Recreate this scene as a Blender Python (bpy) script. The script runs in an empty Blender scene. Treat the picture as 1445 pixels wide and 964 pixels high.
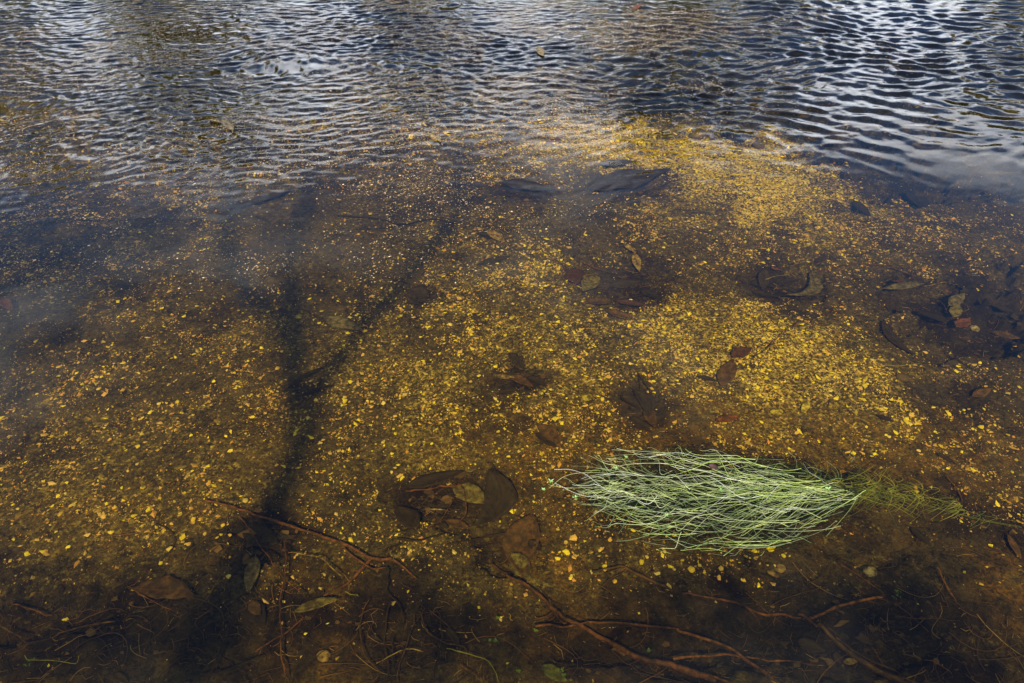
import bpy, bmesh, math, random
import numpy as np
from mathutils import Vector, Matrix

R = math.radians
rng = np.random.default_rng(7)
random.seed(7)
SC = bpy.context.scene
COL = SC.collection

# ------------------------------------------------------------------ camera
CAM_H, PITCH, FPX = 1.6, 40.0, 963.3          # metres above the water, degrees down, focal length in photo pixels
cd = bpy.data.cameras.new('camera'); cam = bpy.data.objects.new('camera', cd); COL.objects.link(cam)
cam.location = (0, 0, CAM_H); cam.rotation_euler = (R(90-PITCH), 0, 0)
cd.lens = 24; cd.sensor_width = 36; cd.clip_start = 0.02; cd.clip_end = 2000
SC.camera = cam

# ------------------------------------------------------------------ light
SUN_EL, SUN_AZ = 47.0, 186.0                   # behind the photographer; azimuth clockwise from +Y
SD = Vector((math.sin(R(SUN_AZ))*math.cos(R(SUN_EL)), math.cos(R(SUN_AZ))*math.cos(R(SUN_EL)), math.sin(R(SUN_EL))))
W = bpy.data.worlds.new('World'); SC.world = W; W.use_nodes = True
nt = W.node_tree; nt.nodes.clear()
def N(t, kind, **kw):
    n = t.nodes.new(kind)
    for k, v in kw.items():
        if hasattr(n, k): setattr(n, k, v)
        else: n.inputs[k.replace('_', ' ')].default_value = v
    return n
out = N(nt, 'ShaderNodeOutputWorld'); bg = N(nt, 'ShaderNodeBackground'); bg.inputs['Strength'].default_value = 0.15
sky = N(nt, 'ShaderNodeTexSky', sky_type='NISHITA', sun_disc=False, sun_elevation=R(SUN_EL), sun_rotation=R(SUN_AZ), air_density=1.1, dust_density=0.4, ozone_density=10.0)
tc = N(nt, 'ShaderNodeTexCoord')
sep = N(nt, 'ShaderNodeSeparateXYZ'); nt.links.new(tc.outputs['Generated'], sep.inputs[0])
mx = N(nt, 'ShaderNodeMath', operation='MAXIMUM'); nt.links.new(sep.outputs[2], mx.inputs[0]); mx.inputs[1].default_value = 0.03
ad = N(nt, 'ShaderNodeMath', operation='ADD'); nt.links.new(mx.outputs[0], ad.inputs[0]); ad.inputs[1].default_value = 0.12
dv = N(nt, 'ShaderNodeVectorMath', operation='DIVIDE'); nt.links.new(tc.outputs['Generated'], dv.inputs[0])
cb = N(nt, 'ShaderNodeCombineXYZ')
for i in range(3): nt.links.new(ad.outputs[0], cb.inputs[i])
nt.links.new(cb.outputs[0], dv.inputs[1])
mp = N(nt, 'ShaderNodeMapping'); nt.links.new(dv.outputs[0], mp.inputs[0]); mp.inputs['Location'].default_value = (3.1, 0.4, 0)
cn = N(nt, 'ShaderNodeTexNoise'); cn.inputs['Scale'].default_value = 1.5; cn.inputs['Detail'].default_value = 7; cn.inputs['Roughness'].default_value = 0.55
nt.links.new(mp.outputs[0], cn.inputs['Vector'])
cr = N(nt, 'ShaderNodeMapRange', interpolation_type='SMOOTHSTEP'); cr.inputs['From Min'].default_value = 0.505; cr.inputs['From Max'].default_value = 0.86
hz = N(nt, 'ShaderNodeMapRange'); nt.links.new(sep.outputs[2], hz.inputs['Value']); hz.inputs['From Min'].default_value = .25; hz.inputs['From Max'].default_value = .425; hz.inputs['To Min'].default_value = .42; hz.inputs['To Max'].default_value = 0
hs = N(nt, 'ShaderNodeMath', operation='ADD'); nt.links.new(cn.outputs['Fac'], hs.inputs[0]); nt.links.new(hz.outputs[0], hs.inputs[1])
nt.links.new(hs.outputs[0], cr.inputs['Value'])
mxc = N(nt, 'ShaderNodeMix', data_type='RGBA'); nt.links.new(cr.outputs[0], mxc.inputs[0]); nt.links.new(sky.outputs[0], mxc.inputs[6]); mxc.inputs[7].default_value = (11.8, 12.4, 13.6, 1)
nt.links.new(mxc.outputs[2], bg.inputs['Color']); nt.links.new(bg.outputs[0], out.inputs['Surface'])

sl = bpy.data.lights.new('sun', 'SUN'); sl.energy = 5.0; sl.angle = R(0.75); sl.color = (1.0, 0.93, 0.80)
sun = bpy.data.objects.new('sun', sl); COL.objects.link(sun); sun.rotation_euler = (-SD).to_track_quat('-Z', 'Y').to_euler()
sl.cycles.is_caustics_light = True

SC.view_settings.view_transform = 'Standard'; SC.view_settings.look = 'None'; SC.view_settings.gamma = 1.0
SC.view_settings.exposure = 0.5
SC.cycles.use_denoising = True
SC.cycles.denoiser = 'OPENIMAGEDENOISE'; SC.cycles.denoising_input_passes = 'RGB_ALBEDO_NORMAL'; SC.cycles.denoising_prefilter = 'ACCURATE'
SC.cycles.max_bounces = 8; SC.cycles.diffuse_bounces = 2; SC.cycles.glossy_bounces = 3; SC.cycles.transmission_bounces = 6
SC.cycles.transparent_max_bounces = 12; SC.cycles.sample_clamp_indirect = 4; SC.cycles.sample_clamp_direct = 8

# ------------------------------------------------------------------ numpy noise
def _h(ix, iy, seed):
    n = (ix.astype(np.int64)*374761393 + iy.astype(np.int64)*668265263 + seed*1442695041) & 0xffffffff
    n = ((n ^ (n >> 13))*1274126177) & 0xffffffff
    return ((n ^ (n >> 16)) & 0xffffff)/float(0xffffff)
def vnoise(x, y, seed=0):
    x = np.asarray(x, float); y = np.asarray(y, float)
    ix = np.floor(x); iy = np.floor(y); fx = x-ix; fy = y-iy
    fx = fx*fx*fx*(fx*(fx*6-15)+10); fy = fy*fy*fy*(fy*(fy*6-15)+10)
    a = _h(ix, iy, seed); b = _h(ix+1, iy, seed); c = _h(ix, iy+1, seed); d = _h(ix+1, iy+1, seed)
    return (a*(1-fx)+b*fx)*(1-fy)+(c*(1-fx)+d*fx)*fy
def fbm(x, y, sc, octv=4, seed=0, rough=0.5):
    v = 0; a = 1; t = 0
    for o in range(octv):
        v = v + a*vnoise(x*sc*2**o + 17.3*o, y*sc*2**o - 9.1*o, seed+o); t += a; a *= rough
    return v/t
def sstep(a, b, x):
    t = np.clip((x-a)/(b-a), 0, 1); return t*t*(3-2*t)

# ------------------------------------------------------------------ photo pixel -> place (the ray meets the water, bends, and goes on to the bed)
FW = Vector((0, math.cos(R(PITCH)), -math.sin(R(PITCH)))); UP = Vector((0, math.sin(R(PITCH)), math.cos(R(PITCH))))
def ray(px, py):
    d = Vector((1, 0, 0))*((px-722.5)/FPX) + UP*(-(py-482)/FPX) + FW
    return d.normalized()
def surf(px, py, z=0.0):
    d = ray(px, py); t = (CAM_H-z)/-d.z
    return Vector((0, 0, CAM_H)) + d*t
def under(px, py, depth):
    d = ray(px, py); p = surf(px, py)
    k = 1/1.333; cosi = -d.z; cost = math.sqrt(1-k*k*(1-cosi*cosi))
    r = d*k; r.z = -cost
    return p + r*(depth/cost)

# hollows in the bed: photo position, half sizes in pixels, depth in metres
HOLLOW = [(620, 713, 62, 36, .035), (885, 392, 75, 42, .06), (1112, 398, 55, 28, .05), (1375, 440, 95, 48, .14), (1480, 430, 80, 50, .15),
          (890, 250, 62, 22, .08), (742, 262, 38, 12, .06), (370, 765, 45, 35, .04), (900, 570, 32, 30, .03), (700, 775, 40, 30, .03),
          (1310, 215, 150, 42, .36), (1430, 180, 160, 50, .4), (1045, 180, 46, 16, .12), (930, 105, 100, 25, .25), (790, 85, 40, 16, .15),
          (60, 880, 120, 30, .03), (890, 930, 150, 30, .03), (1150, 920, 180, 40, .035), (1225, 780, 60, 30, .03), (1340, 560, 60, 20, .02),
          (400, 285, 60, 16, .05), (310, 105, 30, 14, .08), (90, 340, 60, 20, .04), (595, 415, 18, 12, .015), (740, 535, 40, 16, .015)]
HO = []
for (px, py, rx, ry, dp) in HOLLOW:
    c = under(px, py, .12); a = under(px+rx, py, .12); b = under(px, py-ry, .12); e = under(px, py+ry, .12)
    HO.append((c.x, c.y, (a-c).length, (b-e).length*.5, dp))
MOUND = [(1050, 235, 100, 45, .12), (1120, 530, 130, 50, .02), (1235, 240, 50, 12, .12), (700, 690, 40, 60, .015)]
MO = []
for (px, py, rx, ry, dp) in MOUND:
    c = under(px, py, .12); a = under(px+rx, py, .12); b = under(px, py-ry, .12); e = under(px, py+ry, .12)
    MO.append((c.x, c.y, (a-c).length, (b-e).length*.5, dp))
def blob(x, y, cx, cy, rx, ry, seed, hard=1.0):
    x, y = np.broadcast_arrays(np.asarray(x, float), np.asarray(y, float)); shp = x.shape; xf = x.ravel(); yf = y.ravel()
    ex = 2.6 if hard < 1 else 2.2
    near = np.nonzero((np.abs(xf-cx) < rx*ex) & (np.abs(yf-cy) < ry*ex))[0]; res = np.zeros(xf.shape)
    if len(near):
        xs, ys_ = xf[near], yf[near]
        wa = 1.7 if hard > 1 else .9
        wx = xs + (fbm(xs, ys_, 7, 4, seed, .65)-.5)*rx*wa; wy = ys_ + (fbm(xs, ys_, 7, 4, seed+50, .65)-.5)*ry*wa*1.2
        d = ((wx-cx)/rx)**2 + ((wy-cy)/ry)**2
        res[near] = 1/(1+np.exp(np.minimum((d-1)*4.0*hard, 60)))
    return res.reshape(shp)
def bed_z(x, y, fine=True):
    x = np.asarray(x, float); y = np.asarray(y, float)
    z = -np.interp(y, [-60, -8, -1.2, -.1, .25, .7, 1.3, 2.0, 3.0, 4.0, 5.0, 7.0, 12, 15, 17, 19, 26, 60, 400],
                      [-9, -1.4, -.5, -.12, .0, .055, .085, .115, .17, .28, .5, .9, 1.1, .7, .1, -.5, -1.2, -3, -9])
    z = z - sstep(1.0, 4.5, x)*sstep(2.4, 4.2, y)*.25*sstep(15, 10, y)
    for i, (cx, cy, rx, ry, dp) in enumerate(HO):
        z = z - dp*blob(x, y, cx, cy, rx, ry, 100+i*3, 1.6)
    for i, (cx, cy, rx, ry, dp) in enumerate(MO):
        z = z + dp*blob(x, y, cx, cy, rx, ry, 300+i*3, .5)
    z = z + (fbm(x, y, 3.2, 3, 11)-.5)*.035
    if fine:
        z = z + (fbm(x, y, 16, 3, 21)-.5)*.016 + (fbm(x, y, 60, 2, 31)-.5)*.005
    return z
def at(px, py, up=0.0):
    """photo pixel -> point on the bed (up = metres above it)"""
    d = .1
    for _ in range(6):
        p = under(px, py, d); d = min(max(-float(bed_z(p.x, p.y)) - up, 0.002), 1.5)
    return under(px, py, d)

# ------------------------------------------------------------------ water surface
wr = np.random.default_rng(3)
COMP = []
for i in range(64):
    lam = .038*(.20/.038)**(wr.random()**1.15); th = R(wr.normal(12, 30)) if i % 3 else R(wr.normal(-25, 50)); COMP.append((2*math.pi/lam, math.sin(th), math.cos(th), wr.random()*6.28, lam))
def water_z(x, y):
    x = np.asarray(x, float); y = np.asarray(y, float)
    env = sstep(2.4, 5.0, y - .08*x + (fbm(x, y, .8, 2, 77)-.5)*1.6)*(.25+1.35*fbm(x, y, .75, 3, 78)) * sstep(60, 9, y)
    env = env + .018
    wx = x + (fbm(x, y, 1.3, 2, 81)-.5)*.35; wy = y + (fbm(x, y, 1.3, 2, 82)-.5)*.35
    big = .5 + .9*sstep(-1, 3, x)                     # longer ripples towards the right
    z = 0
    for (k, sx, sy, ph, lam) in COMP:
        w = np.where(lam > .12, big, 1.25-.45*big)
        z = z + w*(lam/6.283)*np.sin(k*(wx*sx+wy*sy)+ph)
    return z*env*.118*math.sqrt(2/64)*1.6

# ------------------------------------------------------------------ mesh helpers
def new_mesh(name, co, faces_flat, nper, smooth=True, mat=None):
    """co (n,3), faces_flat (m,nper) all faces the same corner count"""
    me = bpy.data.meshes.new(name); co = np.asarray(co, np.float32); f = np.asarray(faces_flat, np.int32)
    me.vertices.add(len(co)); me.vertices.foreach_set('co', co.ravel())
    me.loops.add(f.size); me.loops.foreach_set('vertex_index', f.ravel())
    me.polygons.add(len(f)); me.polygons.foreach_set('loop_start', np.arange(0, f.size, nper, dtype=np.int32))
    me.polygons.foreach_set('loop_total', np.full(len(f), nper, np.int32))
    me.polygons.foreach_set('use_smooth', np.full(len(f), smooth, bool))
    me.update(calc_edges=True); me.validate()
    if mat: me.materials.append(mat)
    return me
def link(name, me, parent=None, loc=None):
    o = bpy.data.objects.new(name, me); COL.objects.link(o)
    if parent: o.parent = parent
    if loc is not None: o.location = loc
    return o
def tag(o, label=None, cat=None, group=None, kind=None):
    if label: o['label'] = label
    if cat: o['category'] = cat
    if group: o['group'] = group
    if kind: o['kind'] = kind
    return o
def empty(name, loc, label, cat, group=None):
    o = bpy.data.objects.new(name, None); COL.objects.link(o); o.location = loc; o.empty_display_size = .02
    return tag(o, label, cat, group)
def grid_faces(nu, nv):
    i = np.arange(nu-1)[None, :]; j = np.arange(nv-1)[:, None]
    a = j*nu+i
    return np.stack([a, a+1, a+nu+1, a+nu], -1).reshape(-1, 4)

# ------------------------------------------------------------------ materials
def mat(name):
    m = bpy.data.materials.new(name); m.use_nodes = True; t = m.node_tree; t.nodes.clear()
    o = N(t, 'ShaderNodeOutputMaterial'); p = N(t, 'ShaderNodeBsdfPrincipled'); t.links.new(p.outputs[0], o.inputs[0])
    return m, t, p, o
def ramp(t, fac, stops, interp='LINEAR'):
    r = N(t, 'ShaderNodeValToRGB'); r.color_ramp.interpolation = interp
    e = r.color_ramp.elements
    while len(e) < len(stops): e.new(.5)
    for k, (pos, c) in enumerate(stops): e[k].position = pos; e[k].color = (*c, 1)
    t.links.new(fac, r.inputs[0]); return r.outputs[0]
def noise(t, scale, detail=4, rough=.55, vec=None, dist=0.0):
    n = N(t, 'ShaderNodeTexNoise'); n.inputs['Scale'].default_value = scale; n.inputs['Detail'].default_value = detail
    n.inputs['Roughness'].default_value = rough; n.inputs['Distortion'].default_value = dist
    if vec is not None: t.links.new(vec, n.inputs['Vector'])
    return n.outputs['Fac']
def mixc(t, fac, a, b):
    m = N(t, 'ShaderNodeMix', data_type='RGBA')
    for s, v in ((0, fac), (6, a), (7, b)):
        if isinstance(v, (int, float)): m.inputs[s].default_value = v
        elif isinstance(v, tuple): m.inputs[s].default_value = (*v, 1)
        else: t.links.new(v, m.inputs[s])
    return m.outputs[2]
def bump(t, p, h, dist, strength=.6):
    b = N(t, 'ShaderNodeBump'); b.inputs['Strength'].default_value = strength; b.inputs['Distance'].default_value = dist
    t.links.new(h, b.inputs['Height']); t.links.new(b.outputs[0], p.inputs['Normal'])
def obj_rand(t):
    return N(t, 'ShaderNodeObjectInfo').outputs['Random']

# bed: brown silt, with sand where the attribute "sand" says so
M_BED, t, p, o = mat('streambed')
geo = N(t, 'ShaderNodeNewGeometry').outputs['Position']
att = N(t, 'ShaderNodeAttribute'); att.attribute_name = 'sand'
mudat = N(t, 'ShaderNodeAttribute'); mudat.attribute_name = 'litter'
silt0 = ramp(t, noise(t, 14, 6, .6, geo), [(.3, (.014, .011, .009)), (.52, (.040, .032, .023)), (.75, (.10, .078, .048))])
silt = mixc(t, ramp(t, noise(t, 95, 6, .75, geo, .8), [(.42, (0, 0, 0)), (.62, (.75, .75, .75))]), silt0, (.14, .11, .062))
silt = mixc(t, ramp(t, noise(t, 38, 6, .75, geo, 1.2), [(.52, (0, 0, 0)), (.60, (.8, .8, .8))]), silt, (.012, .009, .006))
vor = N(t, 'ShaderNodeTexVoronoi'); vor.inputs['Scale'].default_value = 150; t.links.new(geo, vor.inputs['Vector'])
vsep = N(t, 'ShaderNodeSeparateColor'); t.links.new(vor.outputs['Color'], vsep.inputs[0])
sand = ramp(t, vsep.outputs[0], [(.0, (.03, .022, .010)), (.30, (.09, .066, .028)), (.50, (.28, .21, .07)), (.72, (.58, .46, .13)), (1.0, (.88, .74, .26))])
sand = mixc(t, ramp(t, noise(t, 70, 5, .7, geo), [(.34, (.8, .8, .8)), (.52, (0, 0, 0))]), sand, (.05, .037, .018))
nmask = N(t, 'ShaderNodeMath', operation='ADD'); t.links.new(att.outputs['Fac'], nmask.inputs[0])
nn = N(t, 'ShaderNodeMapRange'); t.links.new(noise(t, 45, 5, .65, geo), nn.inputs['Value']); nn.inputs['From Min'].default_value = .3; nn.inputs['From Max'].default_value = .7; nn.inputs['To Min'].default_value = -.28; nn.inputs['To Max'].default_value = .28
t.links.new(nn.outputs[0], nmask.inputs[1])
clampn = N(t, 'ShaderNodeMapRange'); t.links.new(nmask.outputs[0], clampn.inputs['Value']); clampn.inputs['From Min'].default_value = .12; clampn.inputs['From Max'].default_value = .75
c = mixc(t, clampn.outputs[0], silt, sand)
och = N(t, 'ShaderNodeAttribute'); och.attribute_name = 'ochre'
om = N(t, 'ShaderNodeMath', operation='MULTIPLY'); t.links.new(och.outputs['Fac'], om.inputs[0]); t.links.new(ramp(t, noise(t, 22, 5, .65, geo), [(.42, (0, 0, 0)), (.58, (1, 1, 1))]), om.inputs[1])
c = mixc(t, om.outputs[0], c, ramp(t, noise(t, 120, 4, .7, geo), [(.40, (.05, .028, .007)), (.60, (.26, .15, .03))]))
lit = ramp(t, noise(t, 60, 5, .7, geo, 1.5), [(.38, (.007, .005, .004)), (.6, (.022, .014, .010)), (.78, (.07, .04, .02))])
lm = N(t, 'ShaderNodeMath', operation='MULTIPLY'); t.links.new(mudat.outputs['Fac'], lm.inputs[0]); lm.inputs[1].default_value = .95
c = mixc(t, lm.outputs[0], c, lit)  # litter tone, with front shade and depth darkening painted into the bed colour
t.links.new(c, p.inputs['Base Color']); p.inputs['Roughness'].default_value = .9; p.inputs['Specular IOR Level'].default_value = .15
bump(t, p, noise(t, 150, 6, .7, geo), .006, .9)

# grains and pebbles
def stone_mat(name, per_island, stops):
    m, t, p, o = mat(name)
    rnd = N(t, 'ShaderNodeNewGeometry').outputs['Random Per Island'] if per_island else obj_rand(t)
    col = ramp(t, rnd, stops)
    pos = N(t, 'ShaderNodeNewGeometry').outputs['Position']
    sp = ramp(t, noise(t, 420, 3, .6, pos), [(.33, (.30, .26, .18)), (.52, (1, 1, 1))])
    mm = N(t, 'ShaderNodeMix', data_type='RGBA', blend_type='MULTIPLY'); mm.inputs[0].default_value = .7
    t.links.new(col, mm.inputs[6]); t.links.new(sp, mm.inputs[7]); t.links.new(mm.outputs[2], p.inputs['Base Color'])
    p.inputs['Roughness'].default_value = .6; p.inputs['Specular IOR Level'].default_value = .2
    bump(t, p, noise(t, 300, 3, .6, pos), .0015, .5)
    return m
YEL = [(0, (.50, .42, .05)), (.25, (.86, .78, .06)), (.45, (.92, .84, .12)), (.58, (.66, .44, .13)), (.72, (.80, .56, .25)), (.86, (.50, .44, .20)), (1.0, (.92, .80, .45))]
TAN = [(0, (.12, .08, .04)), (.25, (.36, .24, .09)), (.45, (.60, .42, .16)), (.60, (.70, .36, .12)), (.75, (.78, .55, .34)), (.88, (.40, .30, .16)), (1.0, (.85, .66, .42))]
M_GRAIN = stone_mat('gravel_grains', True, YEL); M_GRIT = stone_mat('gravel_grit', True, TAN); M_PEB = stone_mat('pebble_stone', False, YEL)
def plain(name, a, b, rough=.7, scale=60, spec=.25, bmp=.001, stretch=None):
    m, t, p, o = mat(name)
    vec = N(t, 'ShaderNodeTexCoord').outputs['Object']
    c = ramp(t, noise(t, scale, 5, .65, vec, .6), [(.33, a), (.66, b)])
    if name.startswith(('leaf', 'bark')) and 'bright' not in name:      # patches of silt and rot on everything that has lain in the water
        wp = N(t, 'ShaderNodeNewGeometry').outputs['Position']
        c = mixc(t, ramp(t, noise(t, 55, 5, .7, wp), [(.40, (0, 0, 0)), (.60, (.9, .9, .9))]), c, (.035, .024, .014))
    t.links.new(c, p.inputs['Base Color']); p.inputs['Roughness'].default_value = rough; p.inputs['Specular IOR Level'].default_value = spec
    if bmp: bump(t, p, noise(t, scale*3, 4, .6, vec), bmp, .7)
    return m
LM = dict(brown=plain('leaf_brown', (.06, .034, .016), (.15, .08, .034)), rust=plain('leaf_rust', (.12, .035, .016), (.26, .09, .04)),
          grey=plain('leaf_grey', (.10, .09, .075), (.20, .18, .14)), olive=plain('leaf_olive', (.11, .10, .035), (.22, .19, .07)),
          dark=plain('leaf_dark', (.010, .008, .006), (.030, .020, .013)), tan=plain('leaf_tan', (.24, .17, .08), (.42, .31, .15)),
          plum=plain('leaf_plum', (.05, .02, .022), (.12, .045, .045)), yellow=plain('leaf_yellow', (.45, .38, .05), (.62, .55, .12)),
          pale=plain('leaf_pale', (.34, .31, .24), (.55, .50, .38)), green=plain('leaf_green', (.05, .08, .015), (.12, .16, .035)),
          bright=plain('leaf_bright_green', (.06, .14, .025), (.14, .26, .06)))
BM = dict(brown=plain('bark_brown', (.08, .045, .024), (.17, .095, .045), scale=90), red=plain('bark_red', (.11, .045, .024), (.24, .10, .048), scale=90),
          orange=plain('bark_orange', (.18, .075, .025), (.38, .16, .055), scale=90), black=plain('bark_black', (.006, .005, .004), (.025, .018, .012), scale=90),
          dark=plain('bark_dark', (.025, .015, .009), (.07, .04, .022), scale=90), straw=plain('bark_straw', (.24, .18, .07), (.46, .36, .14), scale=90),
          green=plain('blade_green', (.16, .18, .03), (.32, .34, .08), scale=90), trunk=plain('gum_bark', (.20, .16, .12), (.42, .36, .28), scale=6, bmp=.01))
M_ROCK = plain('rock_brown', (.05, .04, .035), (.20, .15, .10), scale=25, bmp=.003)

# water
M_WATER = bpy.data.materials.new('water'); M_WATER.use_nodes = True; t = M_WATER.node_tree; t.nodes.clear()
o = N(t, 'ShaderNodeOutputMaterial')
fr = N(t, 'ShaderNodeFresnel'); fr.inputs['IOR'].default_value = 1.333
gs = N(t, 'ShaderNodeBsdfAnisotropic'); gs.inputs['Roughness'].default_value = 0.0; gs.inputs['Color'].default_value = (1, 1, 1, 1)
rf = N(t, 'ShaderNodeBsdfRefraction'); rf.inputs['IOR'].default_value = 1.333; rf.inputs['Roughness'].default_value = 0.0
rf.inputs['Color'].default_value = (.94, .81, .39, 1)      # amber tannin water, coloured once on the way in and once on the way out
mxs = N(t, 'ShaderNodeMixShader'); t.links.new(fr.outputs[0], mxs.inputs[0]); t.links.new(rf.outputs[0], mxs.inputs[1]); t.links.new(gs.outputs[0], mxs.inputs[2])
t.links.new(mxs.outputs[0], o.inputs['Surface'])

# ------------------------------------------------------------------ setting: bed and water
def ygrid(n_fine, y0, y1, y2, n_far):
    a = np.array([-60, -40, -25, -15, -9, -5, -3, -2, -1.4, -1, -.7, -.5, -.35, -.2, -.1, 0., .1, .2, .3, .38])
    # fine rows: spacing grows with distance
    s = np.linspace(0, 1, n_fine); b = y0*(y1/y0)**s
    c = y1*(y2/y1)**(np.linspace(0, 1, n_far)[1:])
    return np.concatenate([a[a < y0], b, c])
def sheet(nx, ys, margin):
    s = np.linspace(-1, 1, nx)
    ext = np.concatenate([[-60, -25, -10, -5, -3, -2, -1.5, -1.2], s, [1.2, 1.5, 2, 3, 5, 10, 25, 60]])
    w = (np.clip(ys, .3, 60)*.86+.95)*margin
    X = ext[None, :]*w[:, None]; Y = np.repeat(ys[:, None], len(ext), 1)
    return X, Y
ys = ygrid(560, .42, 7.6, 380, 50)
X, Y = sheet(600, ys, 1.08)
Z = bed_z(X, Y)
me = new_mesh('streambed', np.stack([X, Y, Z], -1).reshape(-1, 3), grid_faces(X.shape[1], X.shape[0]), 4, True, M_BED)
# where pale sand and gravel lie, and where dark litter does, its tone also painting in front shade
SAND = [(1045, 230, 130, 60, 1.15), (1080, 265, 80, 28, 1.1), (880, 190, 120, 35, .7), (940, 210, 130, 40, .6), (1110, 520, 150, 85, 1.0), (960, 470, 150, 80, .75), (800, 430, 190, 90, .55), (700, 560, 180, 90, .5), (640, 660, 150, 60, .45), (560, 480, 120, 100, .2),
        (480, 90, 250, 60, .35), (720, 180, 160, 60, .35), (590, 740, 80, 60, .4), (720, 340, 120, 40, .25), (1240, 460, 70, 50, .2), (650, 850, 60, 40, .15)]
LEFTY = [(240, 560, 260, 150, .48), (150, 700, 260, 90, .45), (140, 330, 200, 90, .34), (700, 560, 260, 180, .55), (1380, 620, 130, 120, .5), (1150, 330, 260, 70, .45), (900, 760, 240, 70, .4), (400, 830, 100, 60, .2), (300, 200, 350, 80, .15), (1330, 350, 140, 30, .4)]
OCH = [(900, 640, 240, 70, .8), (1250, 650, 200, 60, .7), (1430, 850, 60, 60, 1.), (720, 640, 90, 60, .5), (820, 900, 160, 70, .6), (450, 900, 90, 70, .8), (440, 810, 60, 30, .6), (760, 790, 60, 50, .8), (380, 600, 60, 80, .3), (1120, 780, 200, 40, .4), (200, 740, 200, 60, .25), (30, 920, 60, 40, .6)]
LITTER_SHADE = [(100, 900, 260, 60, .8), (620, 713, 62, 36, .9), (885, 392, 75, 42, .9), (1112, 398, 52, 26, .9), (1400, 440, 110, 48, .9), (890, 250, 62, 22, .9), (742, 262, 38, 12, .9),
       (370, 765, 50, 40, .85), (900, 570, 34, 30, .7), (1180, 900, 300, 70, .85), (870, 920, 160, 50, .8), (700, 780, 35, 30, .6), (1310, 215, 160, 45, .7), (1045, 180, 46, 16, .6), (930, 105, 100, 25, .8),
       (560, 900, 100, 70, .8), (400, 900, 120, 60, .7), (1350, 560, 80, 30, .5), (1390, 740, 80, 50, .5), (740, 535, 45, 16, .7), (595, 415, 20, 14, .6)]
def density(table, x, y, seed):
    v = np.zeros_like(np.asarray(x, float))
    for i, (px, py, rx, ry, a) in enumerate(table):
        c = under(px, py, .12); e = under(px+rx, py, .12); b = under(px, py-ry, .12); d = under(px, py+ry, .12)
        v = np.maximum(v, a*blob(x, y, c.x, c.y, (e-c).length, (b-d).length*.5, seed+i*3, .55))
    return v
sa = np.maximum(density(SAND, X, Y, 500)*.46, density(SAND[:3], X, Y, 500)*.85).ravel()*(.55+.9*fbm(X, Y, 9, 3, 41).ravel()); sa = np.maximum(sa, density(LEFTY, X, Y, 900).ravel()*.22*(.3+1.1*fbm(X, Y, 7, 4, 46).ravel())); sa += .14*sstep(.45, .7, fbm(X, Y, 4, 3, 43).ravel())
li = density(LITTER_SHADE, X, Y, 700).ravel(); li = np.clip(li*(.6+.8*fbm(X, Y, 14, 3, 44).ravel()) + .5*sstep(.55, .75, fbm(X, Y, 7, 4, 45).ravel()), 0, 1)
li = np.maximum(li, sstep(4.4, 6.0, Y.ravel())*.8)  # deep far bed darkened in colour for the light lost in depth
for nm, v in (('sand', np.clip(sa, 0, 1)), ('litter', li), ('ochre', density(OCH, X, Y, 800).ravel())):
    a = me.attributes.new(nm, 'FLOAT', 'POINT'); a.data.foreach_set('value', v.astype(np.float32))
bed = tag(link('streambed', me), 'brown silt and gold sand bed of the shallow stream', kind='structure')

ysw = np.concatenate([[-1.5, -.8, -.3, 0, .2, .35], .45+np.arange(60)/60*1.55, 2.0+np.arange(480)/480*5.6, 7.6*(20/7.6)**np.linspace(0, 1, 60)])
Xw, Yw = sheet(680, ysw, 1.02)
Zw = water_z(Xw, Yw)
nu, nv = Xw.shape[1], Xw.shape[0]
co = np.stack([Xw, Yw, Zw], -1).reshape(-1, 3); fa = grid_faces(nu, nv)
# close the body of water: skirt down to 3 m and a floor (all of it below the bed)
ring = np.concatenate([np.arange(nu), np.arange(1, nv)*nu+nu-1, (nv-1)*nu+np.arange(nu-2, -1, -1), np.arange(nv-2, 0, -1)*nu])
low = co[ring].copy(); low[:, 2] = -3.2; n0 = len(co); m = len(ring)
cen = np.array([[0, 9, -3.2]]); co2 = np.concatenate([co, low, cen])
k = np.arange(m); k2 = (k+1) % m
side = np.stack([ring[k2], ring[k], n0+k, n0+k2], -1)
bm_ = new_mesh('water', co2, np.concatenate([fa, side]), 4, True, M_WATER)
b = bmesh.new(); b.from_mesh(bm_); b.verts.ensure_lookup_table()
cv = b.verts[n0+m]
for q in range(m):
    try: b.faces.new((b.verts[n0+(q+1) % m], b.verts[n0+q], cv))
    except ValueError: pass
b.to_mesh(bm_); b.free()
water = tag(link('water', bm_), 'clear amber stream water, calm in front and rippled farther out', kind='structure')
water.cycles.is_caustics_caster = True
bed.cycles.is_caustics_receiver = True
print('setting done')

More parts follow.
